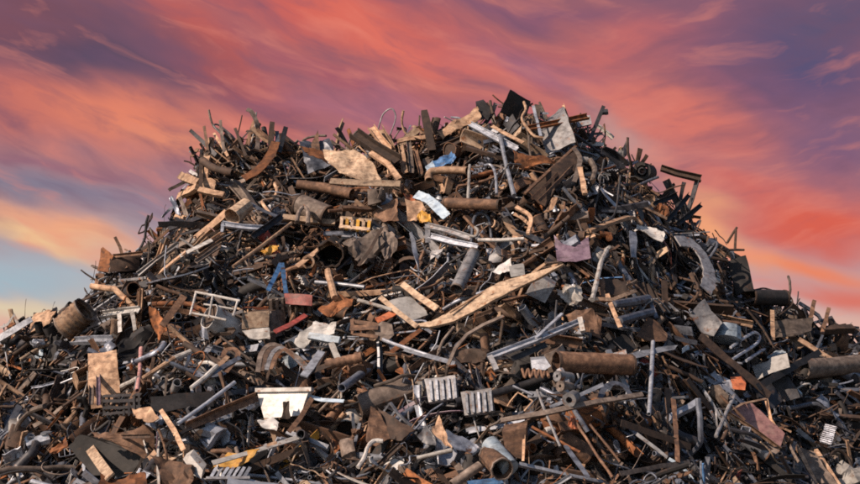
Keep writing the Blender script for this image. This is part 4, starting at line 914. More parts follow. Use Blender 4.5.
for a, c, m, wd, lab in [((566, 408), (612, 477), 'rust_brown', 3, 'long thin brown rod slanting past the vivid orange scrap'), ((590, 424), (620, 462), 'rust_brown', 2.5, 'second thin rod parallel to the orange scrap'),
                         ((537, 390), (560, 447), 'mid_grey', 3, 'long grey rod slanting below the knotted crank'), ((532, 427), (580, 452), 'rust_orange', 3, 'thin orange-brown rod beside the rust-brown case'),
                         ((565, 445), (588, 477), 'blue_steel', 5, 'blue-grey flat bar at the bottom below the orange scrap'), ((673, 399), (678, 462), 'rust_brown', 5, 'brown upright stake on the lower slope below the light pole'),
                         ((620, 473), (690, 462), 'brown_grey', 5, 'grey-brown level bar along the bottom edge'), ((637, 434), (667, 457), 'dirty_white', 4.5, 'whitish short bar near the bottom edge'),
                         ((533, 395), (513, 386), 'blue_steel', 3, 'short blue-grey rod uphill from the rust-brown case'), ((621, 422), (690, 447), 'rust_dark', 7, 'dark level beam under the slim light pole'),
                         ((735, 395), (716, 436), 'mid_grey', 4, 'grey upright rod next to the faded pink sheet'), ((745, 420), (720, 395), 'rust_brown', 3, 'brown rod crossing behind the faded pink sheet'),
                         ((700, 335), (770, 395), 'rust_dark', 9, 'dark diagonal beam between blue basin and dark slabs'), ((757, 388), (820, 352), 'soot_black', 7, 'black beam behind the white box casing'),
                         ((391, 352), (421, 329), 'rust_orange', 5, 'rusty orange bar meeting the tail of the bright beam'), ((404, 349), (455, 364), 'galvanised', 5, 'light bar crossing below the bright beam'),
                         ((310, 372), (350, 356), 'rust_dark', 6, 'dark bar beneath the ribbed hose'), ((383, 340), (430, 356), 'galvanised', 4, 'light grey bar below the white panel'),
                         ((350, 328), (378, 327), 'rust_brown', 7, 'brown level channel above the ribbed hose'), ((358, 300), (392, 310), 'dirty_white', 4, 'pale bar beside the amber wedge')]:
    H('scrap_bar', 'bar', lab, L=.8).bar('bar', m, 'flat' if wd > 4 else 'round', wd, [a, c])
h = H('arched_band', 'band', 'grey arched band below the rusty cylinder', 'the arched grey band', L=.75).bar('band', 'blue_steel', 'flat', 6, [(600, 398), (605, 388), (614, 383), (624, 386), (630, 394)], curve=True)
H('hex_disc', 'disc', 'faceted brown disc below the white panel', 'the faceted disc', L=.7).prism('disc', 'brown_grey', [(374, 328), (382, 322), (392, 325), (394, 335), (386, 342), (376, 339)], (0, .06, .02))
h = H('open_carcass', 'box', 'open brown box carcass beside the faceted disc', L=.65)
h.bar('side', 'rust_brown', 'plank', 4, [(352, 319), (353, 334)]).bar('side', 'rust_brown', 'plank', 4, [(352, 321), (378, 325)]).bar('side', 'rust_brown', 'plank', 4, [(353, 334), (378, 337)])
for hh in HEROES:       # every hero is seen at its place
    assert hh.parts
# ------------------------------------------------------------------ kinds of loose scrap: several worn shapes of each
def bent_path(r, L, amt=.06, kinks=1, n=7):
    x = np.linspace(-L / 2, L / 2, n)
    y = np.zeros(n); z = np.zeros(n)
    a = r.gauss(0, amt) * L; c = r.gauss(0, amt * .5) * L
    y += a * (1 - (2 * x / L) ** 2); z += c * (1 - (2 * x / L) ** 2)
    for _ in range(kinks):
        k = r.randint(1, n - 2); s = r.gauss(0, .35)
        y[k:] += (x[k:] - x[k]) * s
        z[k:] += (x[k:] - x[k]) * r.gauss(0, .15)
    p = np.stack([x, y, z], 1)
    p -= (p.max(0) + p.min(0)) / 2
    return p

def bar_kind(prof, wlo, whi, llo, lhi, amt=.04, kinks=(0, 1), twist=0.0, scl=False):
    def f(r):
        L = r.uniform(llo, lhi); wd = r.uniform(wlo, whi)
        k = r.choice(kinks)
        o, i = profile(prof, wd)
        n = 9
        tw = r.gauss(0, twist) if twist else 0
        p = bent_path(r, L, amt, k, n)
        sc = [1 + r.uniform(-.06, .06) for _ in range(n)] if scl else None
        b = sweep(Buf(), p, o, up0=(0, 0, 1), inner=i, twist=tw, scale=sc)
        adj = 'kinked' if k else ('twisted' if abs(tw) > .8 else ('bowed' if amt > .05 else 'straight'))
        return [(None, b, None)], adj
    return f

def sheet_kind(lo, hi, crump, th=.012, curl=0.0, corr=0, aspect=(.4, .9)):
    def f(r):
        L = r.uniform(lo, hi); W = L * r.uniform(*aspect)
        ph = [r.uniform(0, 6.3) for _ in range(6)]; cu = r.gauss(0, curl) if curl else 0
        if curl and abs(cu) < curl * .5: cu = curl * (1 if cu > 0 else -1)
        cor = [r.uniform(0, .35) if r.random() < .55 else 0 for _ in range(4)]
        tear = [r.uniform(-.06, .06) for _ in range(24)]
        fold = r.uniform(.25, .75); fa = r.choice((0, 0, r.uniform(.4, 1.1)))
        def fn(u, v):
            x, y = u - .5, v - .5
            # bitten corners and a ragged rim
            for k, (sx, sy) in enumerate(((-1, -1), (1, -1), (1, 1), (-1, 1))):
                d = max(0, (sx * x + sy * y) - (1 - cor[k]) + .0)
                x -= sx * d * .5; y -= sy * d * .5
            e = tear[int(u * 11.9)] if v in (0., 1.) else 0
            e2 = tear[12 + int(v * 11.9)] if u in (0., 1.) else 0
            X, Y = x * L * (1 + e2), y * W * (1 + e)
            Z = crump * L * (math.sin(5 * u + 2 * v + ph[0]) + .6 * math.sin(9 * v - 6 * u + ph[1]) + .35 * math.sin(15 * u + 11 * v + ph[2]))
            if corr: Z += .018 * math.sin(2 * math.pi * corr * v)
            if cu:
                a = cu * 2.6 * (v - .5); Rr = W / max(abs(cu * 2.6), .05)
                Y = Rr * math.sin(a) * (1 if cu > 0 else -1); Z += Rr * (1 - math.cos(a)) - Rr * .3
            if fa and u > fold: Z += (u - fold) * L * fa
            return (X, Y, Z)
        nv = corr * 4 + 1 if corr else 7
        return [(None, grid_sheet(Buf(), fn, 9 if not corr else 5, nv, th), None)], ('folded' if fa else ('curled' if cu else ('ribbed' if corr else ('crumpled' if crump > .035 else 'flat'))))
    return f

def shard_kind(r):
    L = r.uniform(.25, .8)
    k = r.choice((3, 4, 4, 5))
    pts = []
    for i in range(k):
        a = 2 * math.pi * i / k + r.uniform(-.5, .5); q = L * r.uniform(.25, .6)
        pts.append((q * math.cos(a), q * .6 * math.sin(a), r.gauss(0, .06 * L)))
    return [(None, poly_sheet(Buf(), pts, r.uniform(.01, .03), .05 * L, 1, r), None)], r.choice(('torn', 'ragged'))

def tube_shape(r):
    w = r.uniform(.03, .06); a = r.uniform(.3, .8); b_ = r.uniform(.15, .4)
    kind = r.choice(('hooked', 'U-bent', 'S-bent'))
    if kind == 'hooked': p = [(-a, 0, 0), (0, 0, 0), (a * .6, 0, 0), (a * .6 + b_ * .6, b_ * .4, .03), (a * .6 + b_ * .5, b_, .05), (a * .4, b_ * 1.2, .05)]
    elif kind == 'U-bent': p = [(-a, 0, 0), (0, 0, .0), (a, 0, 0), (a + b_ * .6, b_ * .5, .03), (a, b_, 0), (0, b_, -.02), (-a * .4, b_, 0)]
    else: p = [(-a, 0, 0), (-a * .5, 0, 0), (-a * .2, b_ * .3, .05), (a * .1, b_, 0), (a * .5, b_ * 1.1, -.05), (a, b_ * .9, 0)]
    p = smooth_path(p, 4)
    p -= (p.max(0) + p.min(0)) / 2
    return [(None, sweep(Buf(), p, circ(w / 2, 8), up0=(0, 0, 1)), None)], kind

def wire_shape(r):
    n = r.randint(6, 10); L = r.uniform(.5, 1.3)
    p = [(0, 0, 0)]; a = r.uniform(0, 6.3); da = r.gauss(0, .5)
    for i in range(n):
        a += da + r.gauss(0, .5); q = p[-1]
        p.append((q[0] + L / n * 1.5 * math.cos(a), q[1] + L / n * 1.5 * math.sin(a), q[2] + r.gauss(0, .06)))
    p = smooth_path(p, 4)
    p -= (p.max(0) + p.min(0)) / 2
    return [(None, sweep(Buf(), p, circ(r.uniform(.008, .014), 5), up0=(0, 0, 1)), None)], r.choice(('curly', 'tangled'))

def cable_shape(r):
    n = 6; L = r.uniform(.8, 1.6); p = [(0, 0, 0)]; a = 0; da = r.gauss(0, .45)
    for i in range(n):
        a += da + r.gauss(0, .15); q = p[-1]
        p.append((q[0] + L / n * math.cos(a), q[1] + L / n * math.sin(a), q[2] + r.gauss(0, .05)))
    p = smooth_path(p, 5); p -= (p.max(0) + p.min(0)) / 2
    return [(None, sweep(Buf(), p, circ(r.uniform(.018, .03), 6), up0=(0, 0, 1)), None)], r.choice(('looping', 'drooping'))

def can_shape(r):
    L = r.uniform(.3, .7); q = r.uniform(.08, .2); n = 6
    p = np.stack([np.linspace(-L / 2, L / 2, n), np.zeros(n), np.zeros(n)], 1)
    d1, d2 = r.uniform(0, .18), r.uniform(0, 6)
    pr = [(y * (1 + d1 * math.sin(2 * i * .39 + d2)), z * (1 + d1 * math.cos(3 * i * .39 + d2))) for i, (y, z) in enumerate(circ(q, 16))]
    sc = [1 + r.uniform(-.05, .05) for _ in range(n)]
    body = sweep(Buf(), p, pr, up0=(0, 0, 1), inner=[(y * .93, z * .93) for y, z in pr], scale=sc)
    parts = [(None, body, None)]
    lid = sweep(Buf(), np.array([(-L / 2 + .03, 0, 0), (-L / 2 + .045, 0, 0)]), [(y * .92, z * .92) for y, z in pr], up0=(0, 0, 1))
    parts.append(('lid', lid, 'rust_dark'))
    rim = sweep(Buf(), np.array([(L / 2 - .02, 0, 0), (L / 2 + .012, 0, 0)]), [(y * 1.06, z * 1.06) for y, z in pr], up0=(0, 0, 1), inner=[(y * .94, z * .94) for y, z in pr])
    parts.append(('rim', rim, 'rust_brown'))
    return parts, r.choice(('dented', 'open'))

def carcass_shape(r):
    a, b_, c_ = r.uniform(.3, .6), r.uniform(.2, .4), r.uniform(.2, .35); t = .015
    B = Buf()
    def wall(o, u, v):
        o, u, v = map(np.array, (o, u, v)); j = [r.uniform(-.04, .04) for _ in range(3)]
        grid_sheet(B, lambda s, q: o + u * s + v * q + np.array(j) * math.sin(3 * s) * math.sin(3 * q), 4, 4, t)
    wall((-a / 2, -b_ / 2, -c_ / 2), (a, 0, 0), (0, b_, 0))
    wall((-a / 2, -b_ / 2, -c_ / 2 + t), (a, 0, 0), (0, 0, c_))
    wall((-a / 2, b_ / 2, -c_ / 2 + t), (a, 0, 0), (0, 0, c_))
    wall((-a / 2, -b_ / 2 + t, -c_ / 2 + t), (0, b_ - 2 * t, 0), (0, 0, c_))
    lid = grid_sheet(Buf(), lambda s, q: (a / 2 + c_ * s * .55, -b_ / 2 + b_ * q, -c_ / 2 + c_ * s * .7 + .03 * math.sin(4 * q)), 4, 4, t)
    return [(None, B, None), ('flap', lid, None)], r.choice(('gutted', 'buckled'))

def fins_shape(r):
    L, W = r.uniform(.4, .8), r.uniform(.25, .45); n = r.randint(6, 10)
    base = Buf(); box(base, (0, 0, -.03), (L, W, .02))
    parts = [(None, base, None)]
    for i in range(n):
        b = Buf(); x = -L / 2 + L * (i + .5) / n
        box(b, (x, 0, .012), (L / n * .45, W * .96, .06))
        parts.append(('fin', b, None))
    return parts, 'finned'

def frame_shape(r):
    L, W = r.uniform(.6, 1.2), r.uniform(.3, .55); w = r.uniform(.025, .045); n = r.randint(1, 4)
    parts = []; sk = r.uniform(-.15, .15); bow = r.gauss(0, .06)
    for s in (-1, 1):
        p = np.array([(x, s * W / 2 + sk * x, bow * (1 - (2 * x / L) ** 2)) for x in np.linspace(-L / 2, L / 2, 5)])
        parts.append(('rail' if parts else None, sweep(Buf(), p, rect(w, w), up0=(0, 0, 1)), None))
    for i in range(n + 2):
        x = -L / 2 + L * i / (n + 1)
        if i == r.randint(0, n + 1) and i: continue
        z = bow * (1 - (2 * x / L) ** 2) + .003
        parts.append(('rung', sweep(Buf(), np.array([(x, -W / 2 + sk * x + w / 2, z), (x, W / 2 + sk * x - w / 2, z)]), rect(w * .8, w * .8), up0=(0, 0, 1)), None))
    return parts, r.choice(('skewed', 'broken'))

def hoop_shape(r):
    q = r.uniform(.12, .3); e = r.uniform(.55, 1); n = 22; end = r.choice((n, n, n - 5))
    p = np.array([(q * math.cos(2 * math.pi * i / n), q * e * math.sin(2 * math.pi * i / n), .04 * math.sin(4 * math.pi * i / n)) for i in range(end + 1)])
    wd = r.uniform(.02, .06)
    return [(None, sweep(Buf(), p, rect(wd * .5, wd) if r.random() < .6 else circ(wd / 2, 7), up0=(0, 0, 1)), None)], ('split' if end < n else 'oval')

def coil_shape(r):
    q = r.uniform(.06, .1); L = r.uniform(.25, .5); t = r.randint(4, 7); n = t * 10
    p = np.array([(-L / 2 + L * i / n, q * math.cos(2 * math.pi * i / 10), q * math.sin(2 * math.pi * i / 10)) for i in range(n + 1)])
    return [(None, sweep(Buf(), p, circ(.014, 6), up0=(0, 0, 1)), None)], 'coiled'

def casting_shape(r):
    B = Buf(); s = r.uniform(.12, .26)
    prev = np.zeros(3)
    pts = [np.array([r.gauss(0, s * .5), r.gauss(0, s * .35), r.gauss(0, s * .3)]) for _ in range(4)]
    pts.sort(key=lambda p: p[0])
    rad = [s * r.uniform(.35, .6) for _ in range(4)]
    sweep(B, np.array(pts), [(math.cos(2 * math.pi * i / 8) * r.uniform(.75, 1.2), math.sin(2 * math.pi * i / 8) * r.uniform(.75, 1.2)) for i in range(8)], scale=rad)
    parts = [(None, B, None)]
    q = pts[1]; d = unit([r.gauss(0, 1), r.gauss(0, 1), abs(r.gauss(0, 1)) + .3])
    bo = sweep(Buf(), np.array([q + d * rad[1] * .5, q + d * (rad[1] + s * .35)]), circ(s * .3, 10), inner=circ(s * .17, 10))
    parts.append(('boss', bo, None))
    q = pts[2]; d = unit([r.gauss(0, 1), r.gauss(0, 1), r.gauss(0, 1)])
    fl = sweep(Buf(), np.array([q + d * rad[2] * .8, q + d * (rad[2] * .8 + .03)]), circ(s * .55, 8))
    parts.append(('flange', fl, None))
    return parts, r.choice(('knobbly', 'lumpy'))

def gutter_shape(r):
    L = r.uniform(.6, 1.5); q = r.uniform(.05, .13); th = .012; n = 7
    sp = r.uniform(2.0, 3.3)
    o = [(q * math.cos(-math.pi / 2 + sp * (i / (n - 1) - .5)), q * math.sin(-math.pi / 2 + sp * (i / (n - 1) - .5))) for i in range(n)]
    i_ = [((q - th) * math.cos(-math.pi / 2 + sp * (i / (n - 1) - .5)), (q - th) * math.sin(-math.pi / 2 + sp * (i / (n - 1) - .5))) for i in range(n - 1, -1, -1)]
    return [(None, sweep(Buf(), bent_path(r, L, .03, r.choice((0, 1)), 5), o + i_, up0=(0, 0, 1)), None)], 'half-round'

def bracket_shape(r):
    a, b_, w = r.uniform(.15, .45), r.uniform(.12, .35), r.uniform(.05, .12); an = r.uniform(.8, 2.0)
    p = smooth_path([(-a, 0, 0), (-a * .4, 0, .01), (-.03, 0, 0), (.03 * math.cos(an), 0, .03), (b_ * math.cos(an), 0, b_ * math.sin(an))], 3)
    p -= (p.max(0) + p.min(0)) / 2
    return [(None, sweep(Buf(), p, rect(w, .014), up0=(0, 1, 0), twist=0), None)], r.choice(('bent', 'crooked'))

def elbow_shape(r):
    q = r.uniform(.03, .07); a, b_ = r.uniform(.15, .5), r.uniform(.12, .3)
    p = smooth_path([(-a, 0, 0), (-a * .3, 0, 0), (.0, 0, 0), (.06 + q, .03 + q, 0), (.08 + q, .08 + b_ * .5, 0), (.08 + q, .1 + b_, 0)], 3)
    p -= (p.max(0) + p.min(0)) / 2
    b = sweep(Buf(), p, circ(q, 10), up0=(0, 0, 1), inner=circ(q * .8, 10))
    d = unit(p[1] - p[0])
    fl = sweep(Buf(), np.array([p[0] - d * .012, p[0] + d * .02]), circ(q * 1.6, 10), up0=(0, 0, 1), inner=circ(q * .82, 10))
    return [(None, b, None), ('flange', fl, None)], 'flanged'

def lattice_shape(r):
    L, W = r.uniform(.4, .9), r.uniform(.25, .5); n, m = r.randint(4, 7), r.randint(3, 5); B = Buf(); bow = r.gauss(0, .12)
    z = lambda x: bow * (1 - (2 * x / L) ** 2)
    for j in range(m):
        y = -W / 2 + W * j / (m - 1)
        sweep(B, np.array([(x, y, z(x)) for x in np.linspace(-L / 2, L / 2, 5)]), rect(.022, .014), up0=(0, 0, 1))
    for i in range(n):
        x = -L / 2 + L * i / (n - 1)
        sweep(B, np.array([(x, -W / 2 - .01, z(x) + .012), (x, W / 2 + .01, z(x) + .012)]), rect(.022, .012), up0=(0, 0, 1))
    return [(None, B, None)], 'gridded'

RUSTY = {'rust_dark': 8, 'rust_brown': 7, 'rust_orange': 1.8, 'rust_tan': 4.6, 'pale_tan': 1.3, 'brown_grey': 5.5}
STEEL = {'dark_steel': 5, 'blue_steel': 4.2, 'mid_grey': 2.8, 'soot_black': 5, 'galvanised': 2.2}
BRIGHT = {'dirty_white': 1.5, 'white_paint': .6, 'galvanised': 1.4}
PAINT = {'blue_paint': .12, 'pale_blue': .25, 'red_paint': .22, 'orange_paint': .12, 'yellow_paint': .10, 'mauve_paint': .15, 'faded_pink': .08}
def W_(*ds, **k):
    out = {}
    for d in ds:
        for a, b in d.items(): out[a] = out.get(a, 0) + b
    out.update(k); return out
ALLM = W_(RUSTY, STEEL, BRIGHT, PAINT)
DARKM = W_(STEEL, {'rust_dark': 5, 'rust_brown': 3})
# name, noun in labels, category, builder, variants, candidates, tilt spread, long?, materials
KINDS = [
    ('steel_pipe', 'pipe', 'pipe', bar_kind('tube', .05, .11, .5, 1.5, .03, (0, 0, 1)), 10, 430, .30, True, W_(RUSTY, STEEL, {'galvanised': 2})),
    ('steel_rod', 'rod', 'rod', bar_kind('round', .022, .038, .5, 1.5, .06, (0, 1, 2)), 12, 760, .40, True, ALLM),
    ('thin_rod', 'thin rod', 'rod', bar_kind('round', .012, .020, .6, 1.7, .07, (0, 1, 2)), 12, 520, .45, True, W_(RUSTY, STEEL, BRIGHT)),
    ('metal_splinter', 'splinter', 'metal splinter', bar_kind('flat', .02, .045, .25, .75, .08, (0, 1, 1), .7), 12, 640, .6, True, W_(RUSTY, STEEL, BRIGHT, PAINT)),
    ('metal_ribbon', 'ribbon', 'metal ribbon', bar_kind('flat', .03, .06, .4, 1.0, .14, (1, 2, 3), 1.8), 12, 420, .6, True, W_(RUSTY, STEEL, BRIGHT, PAINT)),
    ('flat_strip', 'strip', 'metal strip', bar_kind('flat', .05, .11, .5, 1.4, .07, (0, 1, 1), .9), 14, 760, .42, True, ALLM),
    ('angle_iron', 'angle', 'angle iron', bar_kind('L', .05, .10, .5, 1.6, .03, (0, 0, 1), .2), 10, 480, .30, True, W_(RUSTY, STEEL)),
    ('channel_bar', 'channel', 'channel bar', bar_kind('C', .06, .13, .4, 1.4, .02, (0, 0, 1)), 8, 360, .30, True, W_(RUSTY, STEEL, {'galvanised': 2, 'dirty_white': 1})),
    ('square_tube', 'square tube', 'tube', bar_kind('square', .045, .10, .4, 1.4, .02, (0, 0, 1)), 8, 340, .30, True, W_(RUSTY, STEEL, BRIGHT)),
    ('steel_beam', 'beam', 'beam', bar_kind('I', .08, .15, .5, 1.5, .02, (0, 0, 1)), 6, 170, .25, True, W_(RUSTY, {'dark_steel': 3})),
    ('timber_offcut', 'board', 'board', bar_kind('plank', .08, .17, .4, 1.4, .03, (0, 0, 1), .15, True), 10, 430, .35, True, W_({'rust_tan': 6, 'pale_tan': 3, 'rust_brown': 6, 'brown_grey': 3, 'rust_dark': 3})),
    ('block_offcut', 'offcut', 'offcut', bar_kind('block', .07, .14, .15, .45, .01, (0,), 0, True), 8, 340, .5, True, ALLM),
    ('sheet_offcut', 'sheet', 'metal sheet', sheet_kind(.25, .65, .03), 16, 300, .55, False, ALLM),
    ('crumpled_sheet', 'crumpled sheet', 'metal sheet', sheet_kind(.2, .55, .07, curl=.0), 12, 300, .6, False, ALLM),
    ('curled_sheet', 'curled sheet', 'metal sheet', sheet_kind(.25, .65, .015, curl=.7), 10, 260, .6, False, ALLM),
    ('corrugated_sheet', 'corrugated sheet', 'metal sheet', sheet_kind(.4, .8, .01, corr=5, aspect=(.5, .8)), 5, 90, .5, False, W_(RUSTY, STEEL, BRIGHT)),
    ('metal_shard', 'shard', 'metal shard', shard_kind, 16, 220, .7, False, ALLM),
    ('bent_tube', 'tube', 'bent tube', tube_shape, 10, 330, .4, True, W_(RUSTY, STEEL, BRIGHT, BRIGHT)),
    ('steel_wire', 'wire', 'wire', wire_shape, 14, 560, .5, False, W_(RUSTY, STEEL, {'galvanised': 1.5})),
    ('rubber_cable', 'cable', 'cable', cable_shape, 8, 190, .4, False, W_({'soot_black': 4, 'rust_dark': 4, 'rust_brown': 3, 'brown_grey': 2, 'dirty_white': .5})),
    ('metal_can', 'can', 'can', can_shape, 8, 130, .6, True, W_(RUSTY, STEEL, BRIGHT, PAINT)),
    ('box_carcass', 'box', 'metal box', carcass_shape, 7, 100, .7, False, W_(RUSTY, STEEL, BRIGHT, PAINT)),
    ('finned_plate', 'finned plate', 'heat sink', fins_shape, 5, 60, .5, False, W_(STEEL, {'galvanised': 3, 'brown_grey': 3})),
    ('metal_rack', 'rack', 'rack', frame_shape, 7, 110, .45, True, W_(RUSTY, STEEL, BRIGHT)),
    ('metal_hoop', 'hoop', 'hoop', hoop_shape, 8, 150, .6, False, W_(RUSTY, STEEL)),
    ('coil_spring', 'spring', 'spring', coil_shape, 4, 60, .5, True, W_(RUSTY, STEEL)),
    ('machine_casting', 'casting', 'casting', casting_shape, 12, 330, .8, False, W_(RUSTY, STEEL, STEEL, BRIGHT)),
    ('half_pipe', 'half-pipe', 'gutter', gutter_shape, 8, 210, .4, True, W_(RUSTY, STEEL, BRIGHT)),
    ('bent_bracket', 'bracket', 'bracket', bracket_shape, 10, 330, .6, False, ALLM),
    ('pipe_elbow', 'pipe elbow', 'pipe', elbow_shape, 6, 120, .5, False, W_(RUSTY, STEEL)),
    ('steel_lattice', 'lattice', 'grille', lattice_shape, 5, 60, .5, False, W_(RUSTY, STEEL)),
]
DENS = 1.25

# region colouring of the heap as seen in the photo: tan and rust on the side facing the sun, darker, bluer steel puts the far shoulder's shade into the colours
def region_weight(m, px, py):
    pm = sum(map(ord, m)) * .37
    f = math.exp(.9 * math.sin(px / 38.0 + pm * 3.1) * math.cos(py / 27.0 + pm * 1.7))     # scrap was tipped load by load
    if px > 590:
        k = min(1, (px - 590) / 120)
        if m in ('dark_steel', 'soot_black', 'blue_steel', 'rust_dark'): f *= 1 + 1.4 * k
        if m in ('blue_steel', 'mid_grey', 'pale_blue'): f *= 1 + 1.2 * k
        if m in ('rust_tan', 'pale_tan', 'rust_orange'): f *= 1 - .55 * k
    if px < 430 and py < 230:
        if m in ('rust_tan', 'rust_brown', 'pale_tan', 'brown_grey'): f *= 1.6
        if m in ('dirty_white', 'white_paint', 'galvanised', 'blue_steel', 'blue_paint', 'pale_blue'): f *= .4
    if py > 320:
        if m in ('soot_black', 'dark_steel'): f *= 1.5  # more black metal low down: the dimmer lower slope put into colour
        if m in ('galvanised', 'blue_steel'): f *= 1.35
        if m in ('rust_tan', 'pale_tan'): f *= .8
    if py > 270 and 60 < px < 560:
        if m in ('dirty_white', 'white_paint', 'galvanised'): f *= 1.3
        if m in ('soot_black', 'rust_dark'): f *= 1.2
    return f

# ---- depth picture of the hand-set pieces, so that loose scrap does not bury them
GW, GH, GS = 430, 250, 2
def bvh_of(vlist, flist):
    V, F, n, own = [], [], 0, []
    for i, (v, f) in enumerate(zip(vlist, flist)):
        V.append(v); F.extend([tuple(a + n for a in q) for q in f]); own.extend([i] * len(f)); n += len(v)
    V = np.concatenate(V)
    return BVHTree.FromPolygons(V.tolist(), F), own
def depth_map(bvh, own, step):
    hitmap = {}
    cl = Vector(CAM)
    nx, ny = int(860 / step), int(484 / step)
    for j in range(ny):
        for i in range(nx):
            px, py = (i + .5) * step, (j + .5) * step
            d = Vector(ray(px, py)); d.normalize()
            loc, no, idx, dist = bvh.ray_cast(cl, d)
            if idx is not None: hitmap[(i, j)] = (dist, own[idx])
    return hitmap
hv, hf, howner = [], [], []
for hi, h in enumerate(HEROES):
    for (pn, b, m, par, lab) in h.parts:
        hv.append(b.verts()); hf.append(b.f); howner.append(hi)
hb, hown = bvh_of(hv, hf)
hmap = depth_map(hb, hown, 2)
HD = np.full((GW, GH), 1e9)
for (i, j), (dist, o) in hmap.items(): HD[i, j] = dist

_silx = np.array([s[0] for s in SIL], float); _sily = np.array([s[1] for s in SIL], float)
def sil_y(px): return np.interp(px, _silx, _sily)

VARS = {}
for name, noun, cat, fn, nvar, cnt, tilt, lng, mats_ in KINDS:
    VARS[name] = []
    for k in range(nvar):
        r = random.Random(name + str(k))
        parts, adj = fn(r)
        allv = np.concatenate([b.verts() for _, b, _ in parts])
        br = random.Random(name + 'batter' + str(k)); st_ = br.getstate()
        cc = allv.mean(0); full = batter(allv, br, .4 if lng else .9)
        i0 = 0
        for _, b, _ in parts:
            m_ = len(b.verts()); b.v = [full[i0:i0 + m_]]; i0 += m_
        allv = full
        off = (allv.max(0) + allv.min(0)) / 2
        for _, b, _ in parts: b.v = [b.verts() - off]
        allv = allv - off
        tri = []; n0 = 0
        for _, b, _ in parts:
            tri.extend([tuple(a + n0 for a in q) for q in b.f]); n0 += len(b.verts())
        VARS[name].append(dict(parts=parts, adj=adj, v=allv, f=tri, size=allv.max(0) - allv.min(0)))

SPIKY = ('steel_rod', 'thin_rod', 'steel_wire', 'metal_splinter', 'metal_ribbon', 'flat_strip', 'bent_tube')
CAND = []
prng = random.Random(991)
jobs = []
for K in KINDS:
    jobs += [K] * int(K[5] * DENS)
prng.shuffle(jobs)
for K in jobs:
    name, noun, cat, fn, nvar, cnt, tilt, lng, mats_ = K
    for attempt in range(7):
        px = prng.uniform(-60, 920); py = prng.uniform(95, 505)
        sy = float(sil_y(px))
        if py < sy + 2: continue
        # smaller, denser scrap low on the heap where the ground is nearer
        base = hit(px, py, True)
        x, y = base[0], base[1]
        if prng.random() < .88 * pitness(x, y): continue
        n = hnormal(x, y)
        k = prng.randrange(nvar); var = VARS[name][k]
        sc = prng.choice((.42, .5, .58, .66, .75, .9, 1.05, 1.25, 1.55 if lng else 1.0))
        th = prng.choice((prng.gauss(0, .45), prng.gauss(0, .45), prng.gauss(.7, .4), prng.gauss(-.7, .4), prng.uniform(-1.57, 1.57)))
        right = unit(np.cross(np.array([0, 1.0, 0]), n)); s_ = unit(np.cross(n, right))
        if s_[2] < 0: s_ = -s_
        ax = math.cos(th) * right + math.sin(th) * s_ + prng.gauss(0, tilt) * n
        ax = unit(ax)
        nn = unit(n - ax * (n @ ax))
        roll = prng.gauss(0, tilt * 1.5) if not lng else prng.uniform(-3.14, 3.14)
        b2 = np.cross(nn, ax)
        zz = nn * math.cos(roll) + b2 * math.sin(roll)
        yy = np.cross(zz, ax)
        Rm = np.stack([ax, yy, zz], 1)
        depth = prng.uniform(-.52, .34)
        pos = base + n * depth
        ok = True
        for push in range(3):
            wv = (var['v'] * sc) @ Rm.T + pos
            sub = wv[:: max(1, len(wv) // 60)]
            qx, qy, qz = project(sub)
            over = sil_y(qx) - 5 * np.sin(qx / 11.0) - 4 * np.sin(qx / 5.3 + 1) - qy
            tol = prng.uniform(6, 22) if prng.random() < (.6 if name in SPIKY else .30 if lng else .06) else 3.5
            if (over > tol).any():
                ok = False; break
            gi = np.clip((qx / GS).astype(int), 0, GW - 1); gj = np.clip((qy / GS).astype(int), 0, GH - 1)
            dist = np.linalg.norm(sub - CAM, axis=1)
            blk = ((HD[gi, gj] < 1e8) & (dist < HD[gi, gj] + .02)).mean()
            if blk > .055:
                pos = pos - n * .22; ok = False; continue
            ok = True; break
        if not ok: continue
        wts = [(m, ww * region_weight(m, px, py)) for m, ww in mats_.items()]
        tot = sum(a for _, a in wts); q = prng.uniform(0, tot)
        for m, a in wts:
            q -= a
            if q <= 0: break
        CAND.append(dict(kind=name, noun=noun, cat=cat, k=k, sc=sc, R=Rm, pos=pos, mat=m, v=wv, f=var['f'], adj=var['adj'], ax=ax, long=lng))
        break

